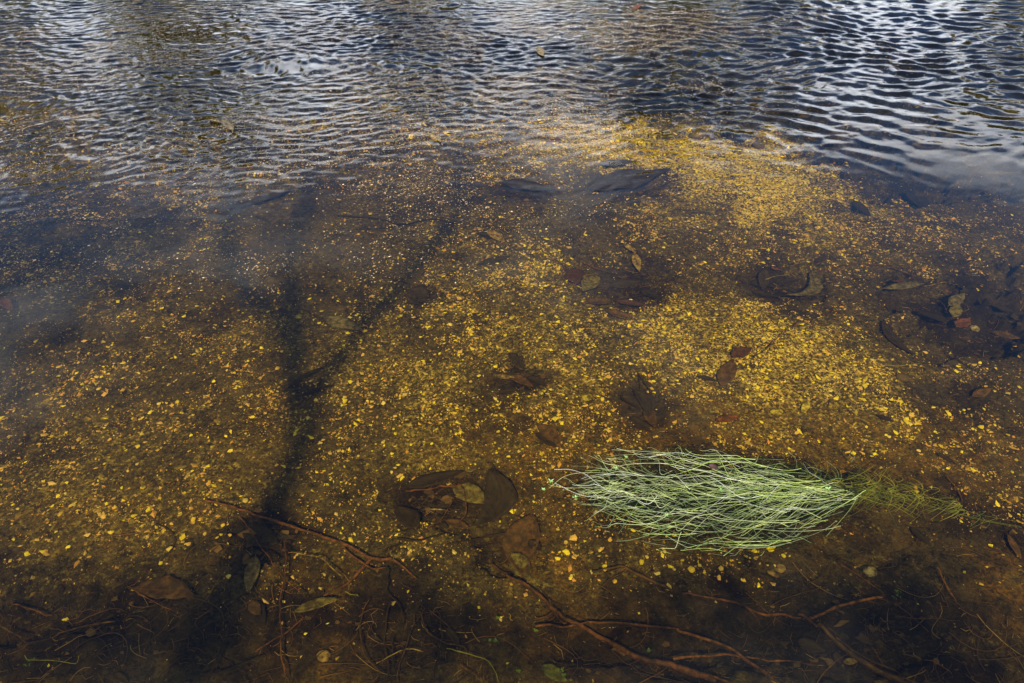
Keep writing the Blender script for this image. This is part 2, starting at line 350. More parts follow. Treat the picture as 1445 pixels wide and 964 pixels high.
# ------------------------------------------------------------------ builders
def catmull(P, n):
    P = [np.array(p, float) for p in P]
    if len(P) == 2: return np.array([P[0]*(1-k)+P[1]*k for k in np.linspace(0, 1, n)])
    Q = [2*P[0]-P[1]]+P+[2*P[-1]-P[-2]]; out_ = []
    seg = len(P)-1
    for u in np.linspace(0, seg-1e-6, n):
        i = int(u); f = u-i; a, b_, c_, d = Q[i], Q[i+1], Q[i+2], Q[i+3]
        out_.append(.5*((2*b_)+(-a+c_)*f+(2*a-5*b_+4*c_-d)*f*f+(-a+3*b_-3*c_+d)*f**3))
    return np.array(out_)
def tube_arrays(path, rad, ns=6, seed=0, knob=0.0):
    path = np.asarray(path, float); n = len(path); rad = np.broadcast_to(rad, (n,)).astype(float)
    T = np.gradient(path, axis=0); T /= np.linalg.norm(T, axis=1)[:, None]+1e-12
    up = np.array([0, 0, 1.]); S = np.cross(T, up); l = np.linalg.norm(S, axis=1)
    S[l < .2] = np.cross(T[l < .2], np.array([1., 0, 0])); S /= np.linalg.norm(S, axis=1)[:, None]
    U = np.cross(S, T); a = np.arange(ns)/ns*2*np.pi
    r_ = np.random.default_rng(seed); kn = 1+knob*(r_.random((n, ns))-.5)
    rr = rad[:, None]*kn
    co = path[:, None, :]+rr[..., None]*(np.cos(a)[None, :, None]*S[:, None, :]+np.sin(a)[None, :, None]*U[:, None, :])
    i = np.arange(n-1)[:, None]; j = np.arange(ns)[None, :]; j2 = (j+1) % ns
    f = np.stack([i*ns+j, i*ns+j2, (i+1)*ns+j2, (i+1)*ns+j], -1).reshape(-1, 4)
    return co.reshape(-1, 3), f
def tube_mesh(name, path, rad, m, ns=6, seed=0, knob=.3, origin=None):
    co, f = tube_arrays(path, rad, ns, seed, knob)
    if origin is not None: co = co-np.array(origin)
    return new_mesh(name, co, f, 4, True, m)
def merge(parts):
    cs, fs, k = [], [], 0
    for c_, f_ in parts: cs.append(c_); fs.append(f_+k); k += len(c_)
    return np.concatenate(cs), np.concatenate(fs)
def wpath(pts, up, n=None, wob=.004, seed=0):
    """pixel polyline -> world path on the bed, lifted by up (number or per point)"""
    ups = up if isinstance(up, (list, tuple)) else [up]*len(pts)
    P = [at(px, py, u) for (px, py), u in zip(pts, ups)]
    L = sum((P[i+1]-P[i]).length for i in range(len(P)-1)); n = n or max(8, min(60, int(L/.012)))
    Q = catmull(P, n); r_ = np.random.default_rng(seed+5)
    w = r_.normal(0, 1, Q.shape); 
    for _ in range(2): w[1:-1] = (w[:-2]+w[1:-1]+w[2:])/3
    w[0] = w[-1] = 0
    Q = Q+w*wob
    zb = bed_z(Q[:, 0], Q[:, 1]) + min(ups)*.6 + .001
    Q[:, 2] = np.minimum(np.maximum(Q[:, 2], zb), -.002 if max(ups) < .5 else 9)
    return Q
def taper(n, r0, r1, seed=0):
    r_ = np.random.default_rng(seed); k = np.linspace(0, 1, n)
    return (r0*(1-k)+r1*k)*(1+.12*np.sin(k*23+seed))
NS = [0]
def stick(name, pts, r0, r1, m, label, up=.008, cat='stick', group=None, wob=.004, side=()):
    """one twig or branch; side = offshoots [(pts, r0, r1, up)] that become its child parts"""
    NS[0] += 1; sd = NS[0]
    Q = wpath(pts, up, wob=wob, seed=sd); o_ = Vector(Q[0])
    r = taper(len(Q), r0, r1, sd); r[-1] *= .4
    b_ = link(name, tube_mesh(name, Q, r, BM[m], 7, sd, .35, o_), loc=o_)
    b_.cycles.is_caustics_receiver = True
    tag(b_, label, cat, group)
    for k_, (p2, a, c_, u2) in enumerate(side):
        q2 = wpath(p2, u2, wob=wob, seed=sd*7+k_); r2 = taper(len(q2), a, c_, sd+k_); r2[-1] *= .4
        o2 = link('offshoot', tube_mesh('offshoot', q2, r2, BM[m], 6, sd+k_, .35, o_), parent=b_)
        o2.cycles.is_caustics_receiver = True
    return b_
def leaf_arrays(L, Wd, bend, curl, cup, n=12, mrow=5, ragged=0.0, seed=0, shape=.8):
    """lanceolate blade along +x, L long, Wd wide; bend sideways, curl up at the ends, cup across"""
    r_ = np.random.default_rng(seed); u = np.linspace(0, 1, n); w = Wd*.5*np.sin(np.pi*np.clip(u, .015, .985)**shape)**.85
    w = w*(1+ragged*(r_.random(n)-.5)); v = np.linspace(-1, 1, mrow)
    x = (u-.5)*L; y0 = bend*L*((u-.5)**2*4-1)*-.5; z0 = curl*L*((u-.5)**2*4)
    tw = np.sin(u*2.6+seed)*.25
    X_ = np.repeat(x[:, None], mrow, 1); Y_ = y0[:, None]+w[:, None]*v[None, :]
    Z_ = z0[:, None]+cup*w[:, None]*(v[None, :]**2)+w[:, None]*v[None, :]*tw[:, None]+(r_.random((n, mrow))-.5)*Wd*.04
    return np.stack([X_, Y_, Z_], -1).reshape(-1, 3), grid_faces(mrow, n), np.stack([x, y0, z0], -1)
def leaf(name, p0, p1, wr, m, label, up=.008, bend=0., curl=.04, cup=.35, ragged=.15, group=None, shape=.8, floating=False, roll=0.0):
    """leaf from pixel p0 (stalk) to p1 (tip); wr = width over length"""
    NS[0] += 1; sd = NS[0]
    A = surf(*p0, z=.002) if floating else at(*p0, up); B = surf(*p1, z=.002) if floating else at(*p1, up)
    c_ = (A+B)/2; d = B-A; L = d.length
    if not floating:
        c_.z = max(c_.z, float(bed_z(c_.x, c_.y))+up)
    else: c_.z = float(water_z(c_.x, c_.y))+.003
    ang = math.atan2(d.y, d.x)
    co, f, mid = leaf_arrays(L, L*wr, bend, curl, cup, ragged=ragged, seed=sd, shape=shape)
    th = max(.0006, L*.006)                         # a real, thin thickness
    n_ = len(co); co2 = np.concatenate([co, co-np.array([0, 0, th])]); nu_, nv_ = 5, 12
    idx = np.arange(n_).reshape(nv_, nu_); rg = np.concatenate([idx[0], idx[1:, -1], idx[-1, -2::-1], idx[-2:0:-1, 0]])
    k1 = rg; k2_ = np.roll(rg, -1)
    ff = np.concatenate([f, f[:, ::-1]+n_, np.stack([k1, k1+n_, k2_+n_, k2_], -1)])
    me_ = new_mesh(name, co2, ff, 4, True, LM[m])
    o_ = link(name, me_, loc=c_); o_.rotation_euler = (R(roll), math.asin(max(-.9, min(.9, -d.z/L))) if not floating else 0, ang)
    tag(o_, label, 'leaf', group)
    if L > .05:
        mid = mid+np.array([0, 0, L*.004]); mid[0, 0] -= L*.10
        mr = link('midrib', tube_mesh('midrib', mid, np.linspace(L*.010, L*.003, len(mid)), LM[m], 5, sd, 0), parent=o_)
        mr.cycles.is_caustics_receiver = True
    o_.cycles.is_caustics_receiver = True
    return o_

# ------------------------------------------------------------------ gravel (beyond counting) and the pebbles that show largest
def trapezoid(n, y0, y1, r_):
    y = np.sqrt(r_.random(n)*(y1**2-y0**2)+y0**2); x = (r_.random(n)*2-1)*(y*.86+.75); return x, y
def grain_density(x, y):
    d = np.maximum(density(SAND, x, y, 500)*1.12, density(LEFTY, x, y, 900)*.8)
    d = d*(.30+1.2*sstep(.25, .72, fbm(x, y, 5, 4, 61)))*(.12+1.6*sstep(.25, .75, fbm(x, y, 24, 3, 63)))+.05
    hol = 0
    for i, (cx, cy, rx, ry, dp) in enumerate(HO): hol = np.maximum(hol, blob(x, y, cx, cy, rx, ry, 100+i*3, 1.6))
    return np.clip(d, 0, 1)*(1-.93*hol)*sstep(.75, 1.15, y+.25*fbm(x, y, 3, 2, 5))**.6
r1 = np.random.default_rng(21)
gx, gy = trapezoid(1700000, .65, 5.0, r1)
keep = r1.random(len(gx)) < grain_density(gx, gy)**1.25*.75
gx, gy = gx[keep][:360000], gy[keep][:360000]; ng = len(gx); print('grains', ng)
rad = .00098*np.exp(r1.normal(0, .70, ng))*(1+.16*gy); rad = np.clip(rad, .0008, .0080)
gz = bed_z(gx, gy)
K = 4; ang0 = r1.random(ng)*6.28; el = 1+r1.random(ng)*.9
a_ = ang0[:, None]+np.arange(K)[None]/K*6.283+ (r1.random((ng, K))-.5)*.8
rr_ = rad[:, None]*(.5+.95*r1.random((ng, K)))
px_ = np.cos(a_)*rr_; py_ = np.sin(a_)*rr_; ca, sa_ = np.cos(ang0)[:, None], np.sin(ang0)[:, None]
ex = (px_*ca+py_*sa_)*el[:, None]; ey = -px_*sa_+py_*ca; px_ = ex*ca-ey*sa_; py_ = ex*sa_+ey*ca
tilt = (r1.random((ng, 2))-.5)*.9
ringc = np.stack([gx[:, None]+px_, gy[:, None]+py_, gz[:, None]+px_*tilt[:, :1]+py_*tilt[:, 1:]+rad[:, None]*.25], -1)
top = np.stack([gx+(r1.random(ng)-.5)*rad*.5, gy+(r1.random(ng)-.5)*rad*.5, gz+rad*(.5+.5*r1.random(ng))], -1)[:, None]
gco = np.concatenate([ringc, top], 1).reshape(-1, 3)
bI = (np.arange(ng)*(K+1))[:, None]; j = np.arange(K)[None]
gf = np.stack([bI+j, bI+(j+1) % K, np.broadcast_to(bI+K, (ng, K))], -1).reshape(-1, 3)
gme = new_mesh('gravel', gco, gf, 3, False, M_GRAIN); gme.materials.append(M_GRIT)
pg = np.clip((rad-.0010)/.0022, .10, .92)*(.30+1.0*density(SAND, gx, gy, 500))
gme.polygons.foreach_set('material_index', np.repeat((r1.random(ng) > pg).astype(np.int32), K))
gravel = tag(link('gravel', gme), 'fine yellow and ochre gravel scattered over the stream bed', 'gravel', kind='stuff')
gravel.cycles.is_caustics_receiver = True

def pebble_mesh(seed):
    b_ = bmesh.new(); bmesh.ops.create_icosphere(b_, subdivisions=1, radius=1); r_ = random.Random(seed)
    sx, sy, sz = 1, .6+.35*r_.random(), .28+.25*r_.random()
    for v in b_.verts:
        k_ = .6+.7*r_.random(); v.co = Vector((v.co.x*sx*k_, v.co.y*sy*k_, v.co.z*sz*(.8+.3*r_.random())))
    me_ = bpy.data.meshes.new('pebble'); b_.to_mesh(me_); b_.free(); me_.materials.append(M_PEB)
    return me_
PM = [pebble_mesh(i) for i in range(8)]
ZONES = [('small yellow pebble scattered on the murky bed left of the dark tree shadow', 'pebbles left of the tree shadow', 10, 395, 430, 700, 62),
         ('yellow pebble in the sparse front strip between the left edge and the dark roots', 'pebbles in front at left', 10, 360, 705, 830, 34),
         ('yellow pebble on the golden bed between the tree shadow and the grassy water plant', 'pebbles on the golden middle bed', 430, 770, 400, 680, 60),
         ('bright yellow pebble in dense golden gravel beyond the grassy water plant', 'pebbles beyond the water plant', 780, 1200, 440, 625, 55),
         ('ochre pebble on the dark bed just below the left half of the water plant', 'pebbles in front of the water plant', 770, 1120, 745, 835, 40),
         ('ochre pebble on the brown bed at right, beyond the trailing end of the plant', 'pebbles right of the gravel bank', 1215, 1440, 490, 700, 46)]
r2 = np.random.default_rng(5)
for (lab, grp, x0, x1, y0, y1, n_) in ZONES:
    c_ = 0; tries = 0
    while c_ < n_ and tries < 4000:
        tries += 1
        px, py = x0+(x1-x0)*r2.random(), y0+(y1-y0)*r2.random(); p = at(px, py)
        if r2.random() > float(grain_density(np.array([p.x]), np.array([p.y]))[0])+.12: continue
        o_ = link('pebble', PM[int(r2.integers(8))], loc=(p.x, p.y, p.z+.002)); s_ = min(.0105, .0048*math.exp(abs(r2.normal(0, .38))))*(1 if py < 700 else 1.15)
        o_.scale = (s_, s_, s_); o_.rotation_euler = (r2.normal(0, .25), r2.normal(0, .25), r2.random()*6.28)
        tag(o_, lab, 'pebble', grp); o_.cycles.is_caustics_receiver = True; c_ += 1
def stone(name, px, py, hw, m, label, flat=.5, ratio=.75, rot=0, up=0, seed=0, sub=2):
    p = at(px, py); s_ = (under(px+hw, py, -p.z)-under(px, py, -p.z)).length
    b_ = bmesh.new(); bmesh.ops.create_icosphere(b_, subdivisions=sub, radius=1)
    for v in b_.verts:
        n3 = vnoise(v.co.x*1.7+seed*3.1+9, v.co.y*1.7+v.co.z*1.3+5, seed)+.4*vnoise(v.co.x*4+seed, v.co.y*4+v.co.z*3+2, seed+1)
        k_ = .72+.42*float(n3); v.co = Vector((v.co.x*k_, v.co.y*ratio*k_, v.co.z*flat*k_))
    me_ = bpy.data.meshes.new(name); b_.to_mesh(me_); b_.free(); me_.materials.append(m)
    for p_ in me_.polygons: p_.use_smooth = True
    o_ = link(name, me_, loc=(p.x, p.y, p.z+s_*flat*.35+up)); o_.scale = (s_, s_, s_); o_.rotation_euler = (0, 0, rot)
    o_.cycles.is_caustics_receiver = True
    return tag(o_, label, 'stone' if s_ > .02 else 'pebble')
stone('pebble', 1101, 802, 8, LM['tan'], 'squarish tan chip with a flat face, on the dark bed below the plant', .35, .9, .5, seed=1)
stone('pebble', 1091, 810, 9, LM['tan'], 'oblong tan chip lying beside the squarish chip below the plant', .3, .5, 2.6, seed=2)
stone('pebble', 1229, 808, 11, LM['pale'], 'pale rounded stone in the dark patch at lower right below the plant', .5, .8, .3, seed=3)
stone('pebble', 1180, 744, 6, LM['tan'], 'tan pebble touching the lower right edge of the water plant', .5, .9, .3, seed=4)
stone('pebble', 1096, 582, 9, LM['yellow'], 'largest bright yellow pebble in the golden gravel beyond the plant', .4, .8, .3, seed=5)
stone('pebble', 1375, 464, 7, LM['pale'], 'pale pinkish pebble at the near edge of the dark hollow at right', .5, .9, .3, seed=6)
stone('pebble', 833, 429, 8, LM['tan'], 'round tan pebble at the near edge of the leaf filled central hollow', .5, .95, .3, seed=7)
stone('pebble', 1273, 533, 9, M_ROCK, 'dull grey round pebble right of the golden gravel', .5, .95, .3, seed=8)
stone('pebble', 227, 257, 6, LM['yellow'], 'lone yellow chip beside the plum coloured leaf, upper left', .4, .8, .3, up=.01, seed=9)
stone('pebble', 794, 432, 6, LM['yellow'], 'wedge shaped yellow pebble left of the central hollow', .4, .7, .3, seed=10)
stone('pebble', 564, 446, 5, LM['yellow'], 'yellow oval pebble below the square dark leaf', .4, .7, .3, seed=11)
stone('pebble', 829, 561, 8, LM['yellow'], 'round flat yellow pebble left of the curled black leaves', .4, .9, .3, seed=12)
stone('pebble', 422, 447, 6, LM['yellow'], 'yellow pebble just right of the dark trunk shadow, upper part', .4, .7, .3, seed=13)
stone('pebble', 237, 498, 4, LM['yellow'], 'brightest yellow chip in the murky left half', .4, .7, 1.3, seed=14)
stone('pebble', 128, 894, 8, M_ROCK, 'knobbly ochre stone in the dark litter at lower left', .5, .9, 0, seed=15)
stone('pebble', 457, 926, 10, LM['tan'], 'curled orange tan lump at the bottom beside the vines', .5, .9, 0, seed=16)
for k_, (px, py, hw, lb) in enumerate([(1133, 158, 11, 'small round stone, rightmost of the submerged stones by the sand bank'), (1066, 148, 12, 'tan topped stone at the far end of the sand bank'),
        (1070, 207, 10, 'round pale stone on the near edge of the dark gap in the sand bank'), (1046, 211, 9, 'small yellowish stone beside the round pale stone on the sand bank'),
        (1006, 148, 15, 'flat stone at the far left corner of the sand bank'), (1038, 141, 13, 'stone behind the dark gap in the sand bank'),
        (985, 192, 15, 'broad low stone on the left flank of the sand bank'), (1098, 175, 14, 'flat brown stone right of the dark gap in the sand bank'), (1020, 166, 14, 'dark reddish stone inside the dark gap of the sand bank')]):
    stone('stone', px, py, hw, M_ROCK if k_ not in (1, 3) else LM['tan'], lb, .7, .8, k_*.7, up=.012, seed=30+k_)

# fine dust and bud scales drifting on the surface in ragged films
r4 = np.random.default_rng(51)
FILM = [(330, 90, 330, 90, .9), (620, 60, 300, 85, 1.2), (560, 230, 260, 80, .8), (880, 60, 160, 70, .9), (200, 330, 240, 60, .7), (760, 200, 120, 60, .8), (420, 360, 200, 60, .6), (1180, 60, 120, 50, .25), (150, 210, 150, 60, .5)]
fx_, fy_ = trapezoid(420000, 2.2, 7.6, r4)
fd = density(FILM, fx_, fy_, 1200)*sstep(.44, .52, fbm(fx_, fy_, 2.6, 5, 1301))*(.25+1.1*fbm(fx_*.5, fy_*2, 9, 3, 1302))
fh = 0
for i, (cx, cy, rx, ry, dp) in enumerate(HO): fh = np.maximum(fh, blob(fx_, fy_, cx, cy-.03, rx*1.05, ry*1.05, 100+i*3, 3))
kp = r4.random(len(fx_)) < (fd*1.1+.006)*(1-.95*fh); fx_, fy_ = fx_[kp][:150000], fy_[kp][:150000]; nf = len(fx_); print('film', nf)
fr_ = (.0014*np.exp(r4.normal(0, .4, nf)))*(1+.14*fy_); fa_ = r4.random(nf)*6.28
fq = fa_[:, None]+np.arange(4)[None]*1.571; qx = np.cos(fq)*fr_[:, None]*np.array([1.4, .8, 1.1, .9]); qy = np.sin(fq)*fr_[:, None]*np.array([1.1, .9, 1.4, .7])
qX, qY = fx_[:, None]+qx, fy_[:, None]+qy; qZ = water_z(fx_, fy_)[:, None]+.0022+r4.random((nf, 4))*.0012
film = tag(link('pollen_film', new_mesh('pollen_film', np.stack([qX, qY, qZ], -1).reshape(-1, 3), np.arange(nf*4).reshape(-1, 4), 4, False, M_GRIT)), 'fine tan dust and bud scales floating in ragged films on the farther water', 'floating dust', kind='stuff')

# ------------------------------------------------------------------ litter that nobody could count
def lit_density(x, y): return np.clip(density(LITTER_SHADE, x, y, 700)*(.3+1.2*fbm(x, y, 9, 3, 71)), 0, 1)+.04
r3 = np.random.default_rng(31)
lx, ly = trapezoid(60000, .62, 3.4, r3); kp = r3.random(len(lx)) < lit_density(lx, ly)*(.45+.9*sstep(1.6, .9, ly)); lx, ly = lx[kp][:13000], ly[kp][:13000]; print('fibres', len(lx))
parts = []
for i in range(len(lx)):
    L = .006+.055*r3.random()**3; a = r3.normal(-.2, 1.0); d = np.array([math.cos(a), math.sin(a), 0])*L; c_ = np.array([lx[i], ly[i], 0.])
    s_ = np.array([-d[1], d[0], 0])*r3.normal(0, .18)
    P = np.stack([c_-d*.5, c_+s_, c_+d*.5]); P[:, 2] = bed_z(P[:, 0], P[:, 1])+.002+.004*r3.random()
    parts.append(tube_arrays(P, np.array([.0005, .0008, .0003])*(.6+r3.random()), 3))
for i in range(420):
    px, py = 1500*r3.random()-30, 1000-300*r3.random()**1.3
    if r3.random() > .25+.9*float(density(LITTER_SHADE, *[np.array([q]) for q in at(px, py)[:2]], 700)[0]): continue
    c_ = np.array(at(px, py)); a = r3.normal(-.1, .9); L = .05+.13*r3.random()**1.5; u = np.linspace(-.5, .5, 8)
    P = c_+np.stack([np.cos(a+u*r3.normal(0, .9))*u*L, np.sin(a+u*r3.normal(0, .9))*u*L, u*0], -1); P[:, 2] = bed_z(P[:, 0], P[:, 1])+.003+.012*r3.random()
    P[:, 2] = np.minimum(P[:, 2], -.002); parts.append(tube_arrays(P, np.linspace(.0014, .0005, 8)*(.5+.8*r3.random()), 4, i, .3))
co, f = merge(parts)
M_FIB, t, p, o = mat('fibre_litter'); rr = N(t, 'ShaderNodeNewGeometry').outputs['Random Per Island']
t.links.new(ramp(t, rr, [(0, (.02, .013, .008)), (.5, (.07, .04, .02)), (.85, (.18, .09, .04)), (1, (.36, .26, .12))]), p.inputs['Base Color']); p.inputs['Roughness'].default_value = .7
o_ = tag(link('needle_litter', new_mesh('needle_litter', co, f, 4, True, M_FIB)), 'fine brown needles, rootlets and fibres strewn over the bed', 'plant litter', kind='stuff'); o_.cycles.is_caustics_receiver = True
lx, ly = trapezoid(130000, .62, 4.2, r3); kp = r3.random(len(lx)) < lit_density(lx, ly)*.6; lx, ly = lx[kp][:22000], ly[kp][:22000]
ex_, ey_ = [], []
for (cx, cy, rx, ry, dp) in HO[:9]+HO[17:18]+HO[22:]:
    q = r3.normal(0, .5, (45, 2)); ex_ += list(cx+q[:, 0]*rx); ey_ += list(cy+q[:, 1]*ry)
extra = np.concatenate([np.zeros(len(lx), bool), np.ones(len(ex_), bool)]); lx = np.concatenate([lx, ex_]); ly = np.concatenate([ly, ey_]); n_ = len(lx)
L = .0025+.010*r3.random(n_)**2; L = np.where(extra, .008+.020*r3.random(n_)**1.5, L); a0 = r3.random(n_)*6.28; K = 6
aa = a0[:, None]+np.arange(K)[None]/K*6.283; rr_ = L[:, None]*(.2+.95*r3.random((n_, K)))
qx = np.cos(aa)*rr_; qy = np.sin(aa)*rr_*.7; lz = bed_z(lx, ly)+.002
rc = np.stack([lx[:, None]+qx, ly[:, None]+qy, lz[:, None]+r3.random((n_, K))*.5*L[:, None]], -1)
tp = np.stack([lx, ly, lz+L*.25], -1)[:, None]; co = np.concatenate([rc, tp], 1).reshape(-1, 3); bI = (np.arange(n_)*(K+1))[:, None]; j = np.arange(K)[None]
f = np.stack([bI+j, bI+(j+1) % K, np.broadcast_to(bI+K, (n_, K))], -1).reshape(-1, 3)
M_FRAG, t, p, o = mat('leaf_fragments'); rr = N(t, 'ShaderNodeNewGeometry').outputs['Random Per Island']
t.links.new(ramp(t, rr, [(0, (.010, .007, .005)), (.60, (.028, .017, .011)), (.9, (.07, .04, .02)), (1, (.14, .085, .04))]), p.inputs['Base Color']); p.inputs['Roughness'].default_value = .8
o_ = tag(link('leaf_litter', new_mesh('leaf_litter', co, f, 3, False, M_FRAG)), 'dark rotting leaf crumbs gathered in hollows and along the front', 'leaf litter', kind='stuff'); o_.cycles.is_caustics_receiver = True

# ------------------------------------------------------------------ sunken and floating leaves
leaf('leaf', (640, 690), (690, 712), .5, 'olive', 'olive square ended leaf resting in the oval hollow left of the plant', bend=.1)
leaf('leaf', (693, 668), (672, 748), .5, 'dark', 'broad dark leaf curled round the right end of the oval hollow', up=.02, bend=.5, curl=.1)
leaf('leaf', (575, 690), (655, 668), .32, 'dark', 'long dark leaf along the far rim of the oval hollow', up=.012)
leaf('leaf', (630, 735), (662, 745), .45, 'brown', 'small brown leaf at the near rim of the oval hollow', up=.012)
leaf('leaf', (590, 745), (560, 715), .5, 'dark', 'dark rotten leaf filling the left end of the oval hollow')
leaf('leaf', (750, 735), (738, 820), .48, 'brown', 'large curled brown leaf standing over the fork of the long branch', up=.02, bend=-.2, curl=.14, cup=.6)
leaf('leaf', (722, 785), (748, 822), .5, 'olive', 'olive leaf with pointed tip at the base of the long branch', up=.03, cup=.2)
leaf('leaf', (746, 764), (765, 778), .6, 'dark', 'small black leaf on the large curled brown leaf', up=.045)
leaf('leaf', (728, 740), (722, 790), .35, 'dark', 'narrow dark leaf left of the large curled brown leaf', up=.01, bend=.3)
leaf('leaf', (416, 864), (478, 846), .30, 'olive', 'olive green gum leaf between the vines at lower left', up=.03, bend=.1, cup=.15)
leaf('leaf', (190, 832), (274, 842), .42, 'brown', 'big dull brown leaf in the litter at lower left', up=.01, bend=.15)
leaf('leaf', (352, 850), (368, 868), .6, 'brown', 'small round brown leaf lying on a dark one at lower left', up=.02)
leaf('leaf', (350, 855), (374, 880), .7, 'dark', 'black leaf under the small round brown leaf', up=.006)
leaf('leaf', (362, 792), (352, 842), .3, 'grey', 'narrow grey leaf upright below the dark hollow at left', up=.01)
leaf('leaf', (345, 745), (395, 775), .5, 'dark', 'broad dark leaf in the hollow crossed by the left roots', up=.008)
leaf('leaf', (160, 950), (182, 964), .4, 'dark', 'black leaf at the bottom edge, left')
leaf('leaf', (628, 886), (648, 918), .3, 'dark', 'long black leaf hanging below the middle front', up=.015, bend=.2)
leaf('leaf', (760, 600), (792, 628), .42, 'brown', 'brown leaf tilted up, standing alone in front of the golden bed', up=.025, roll=25, bend=.1)
leaf('leaf', (756, 612), (786, 632), .35, 'dark', 'dark flat sheet put in as the shadow under the tilted brown leaf', up=.004)  # dark sheet laid where the tilted leaf casts its shade
leaf('leaf', (698, 531), (726, 533), .28, 'tan', 'oblong tan leaf beside the black lump, middle of the bed', up=.02)
leaf('leaf', (677, 536), (700, 534), .25, 'brown', 'thin brown leaf left of the oblong tan leaf', up=.012)
leaf('leaf', (722, 530), (752, 546), .45, 'brown', 'dark brown leaf running into the black lump', up=.015)
leaf('leaf', (744, 534), (772, 546), .55, 'dark', 'crumpled black leaf, a lump at the end of the brown leaves', up=.02, cup=.8, ragged=.5)
leaf('leaf', (702, 556), (730, 550), .4, 'dark', 'flat dark leaf just below the oblong tan leaf')
leaf('leaf', (718, 500), (740, 520), .5, 'dark', 'dark ragged leaf above the black lump', ragged=.5)
leaf('leaf', (578, 408), (606, 420), .75, 'dark', 'square dark leaf alone, upper middle left', up=.01, shape=1, ragged=.3)
leaf('leaf', (458, 448), (512, 466), .36, 'grey', 'flat grey leaf crossed by the tree shadow branch', up=.02, curl=.0, cup=.1)
leaf('leaf', (405, 551), (463, 517), .13, 'dark', 'long curved black leaf in the tree shadow', up=.02, bend=.2)
leaf('leaf', (425, 560), (475, 545), .14, 'dark', 'second thin dark leaf below the long curved black one', up=.01, bend=.2)
leaf('leaf', (0, 420), (18, 438), .3, 'rust', 'rust red leaf at the left edge of the picture', up=.03)
leaf('leaf', (130, 432), (158, 436), .28, 'dark', 'small dark leaf alone on the left bed')
leaf('leaf', (165, 403), (205, 403), .2, 'dark', 'thin dark leaf below the long submerged branch at left')
leaf('leaf', (232, 262), (282, 255), .3, 'plum', 'plum coloured leaf beside a yellow chip, upper left', up=.05)
leaf('leaf', (332, 239), (358, 237), .14, 'rust', 'thin reddish leaf right of the plum coloured one', up=.08)
leaf('leaf', (296, 170), (312, 174), .5, 'tan', 'curled tan leaf floating on the ripples at upper left', floating=True, cup=.6)
leaf('leaf', (316, 169), (329, 186), .3, 'tan', 'narrow tan leaf floating beside the curled one at upper left', floating=True, cup=.4)
leaf('leaf', (760, 68), (766, 81), .28, 'tan', 'pale leaf floating far out above the dark patch', floating=True, cup=.3)
leaf('leaf', (598, 190), (622, 202), .22, 'tan', 'thin tan leaf floating on the ripples, upper middle', floating=True, bend=.3)
leaf('leaf', (893, 15), (906, 6), .2, 'rust', 'tiny red leaf floating near the top edge', floating=True)
leaf('leaf', (770, 204), (794, 192), .25, 'rust', 'dark red leaf on the left end of the sand bank', up=.03)
leaf('leaf', (52, 125), (95, 124), .3, 'plum', 'faint plum leaf under the ripples at upper left', up=.12)
leaf('leaf', (689, 326), (712, 342), .45, 'tan', 'pointed tan leaf above a dark gap, upper middle', up=.025)
leaf('leaf', (672, 330), (706, 336), .4, 'dark', 'dark leaf beneath the pointed tan leaf', up=.008)
leaf('leaf', (675, 374), (720, 362), .25, 'dark', 'long dark leaf below the pointed tan leaf', up=.006)
# the central hollow
leaf('leaf', (895, 358), (902, 384), .26, 'tan', 'slender tan leaf standing upright over the central hollow', up=.06)
leaf('leaf', (880, 344), (897, 357), .35, 'tan', 'small tan leaf floating at the far side of the central hollow', up=.06)
leaf('leaf', (842, 390), (822, 412), .45, 'olive', 'rounded olive leaf at the left side of the central hollow', up=.03)
leaf('leaf', (858, 440), (893, 450), .5, 'brown', 'broad brown leaf at the near edge of the central hollow', up=.03)
leaf('leaf', (825, 428), (862, 424), .4, 'brown', 'brown leaf behind the round tan pebble', up=.015)
leaf('leaf', (805, 380), (815, 402), .5, 'plum', 'dark plum leaf at the left rim of the central hollow', up=.01)
leaf('leaf', (860, 405), (905, 398), .35, 'dark', 'black leaf in the middle of the central hollow', up=.01)
leaf('leaf', (905, 410), (935, 424), .35, 'dark', 'dark leaf at the right end of the central hollow', up=.012)
leaf('leaf', (870, 425), (915, 432), .28, 'plum', 'long dark reddish leaf in the near part of the central hollow', up=.02)
# the black curled leaves and rusty ones on the golden bed
leaf('leaf', (876, 560), (905, 578), .6, 'dark', 'curled black leaf in the clump beyond the plant', up=.02, cup=.9, ragged=.4)
leaf('leaf', (894, 552), (915, 590), .45, 'dark', 'second curled black leaf of the clump beyond the plant', up=.03, cup=.9, bend=.3)
leaf('leaf', (912, 578), (924, 604), .35, 'brown', 'brown leaf at the lower right of the black clump', up=.02)
leaf('leaf', (890, 590), (920, 612), .35, 'dark', 'ragged black leaf trailing from the clump towards the plant', up=.008, ragged=.5)
leaf('leaf', (1033, 505), (1060, 492), .5, 'plum', 'dark red brown leaf at the foot of the slanting twig', up=.02, cup=.5)
leaf('leaf', (1018, 545), (1034, 508), .4, 'brown', 'brown leaf standing below the dark red brown one', up=.02, cup=.5)
leaf('leaf', (984, 532), (1010, 538), .4, 'dark', 'small black leaf left of the standing brown leaf', up=.012)
leaf('leaf', (1010, 596), (1044, 588), .38, 'rust', 'rust brown leaf on the gravel above the plant', up=.015)
leaf('leaf', (1132, 582), (1142, 566), .35, 'yellow', 'greenish yellow leaf scrap on the golden gravel', up=.01)
leaf('leaf', (1150, 372), (1166, 362), .3, 'dark', 'small dark leaf at the far edge of the right bank')
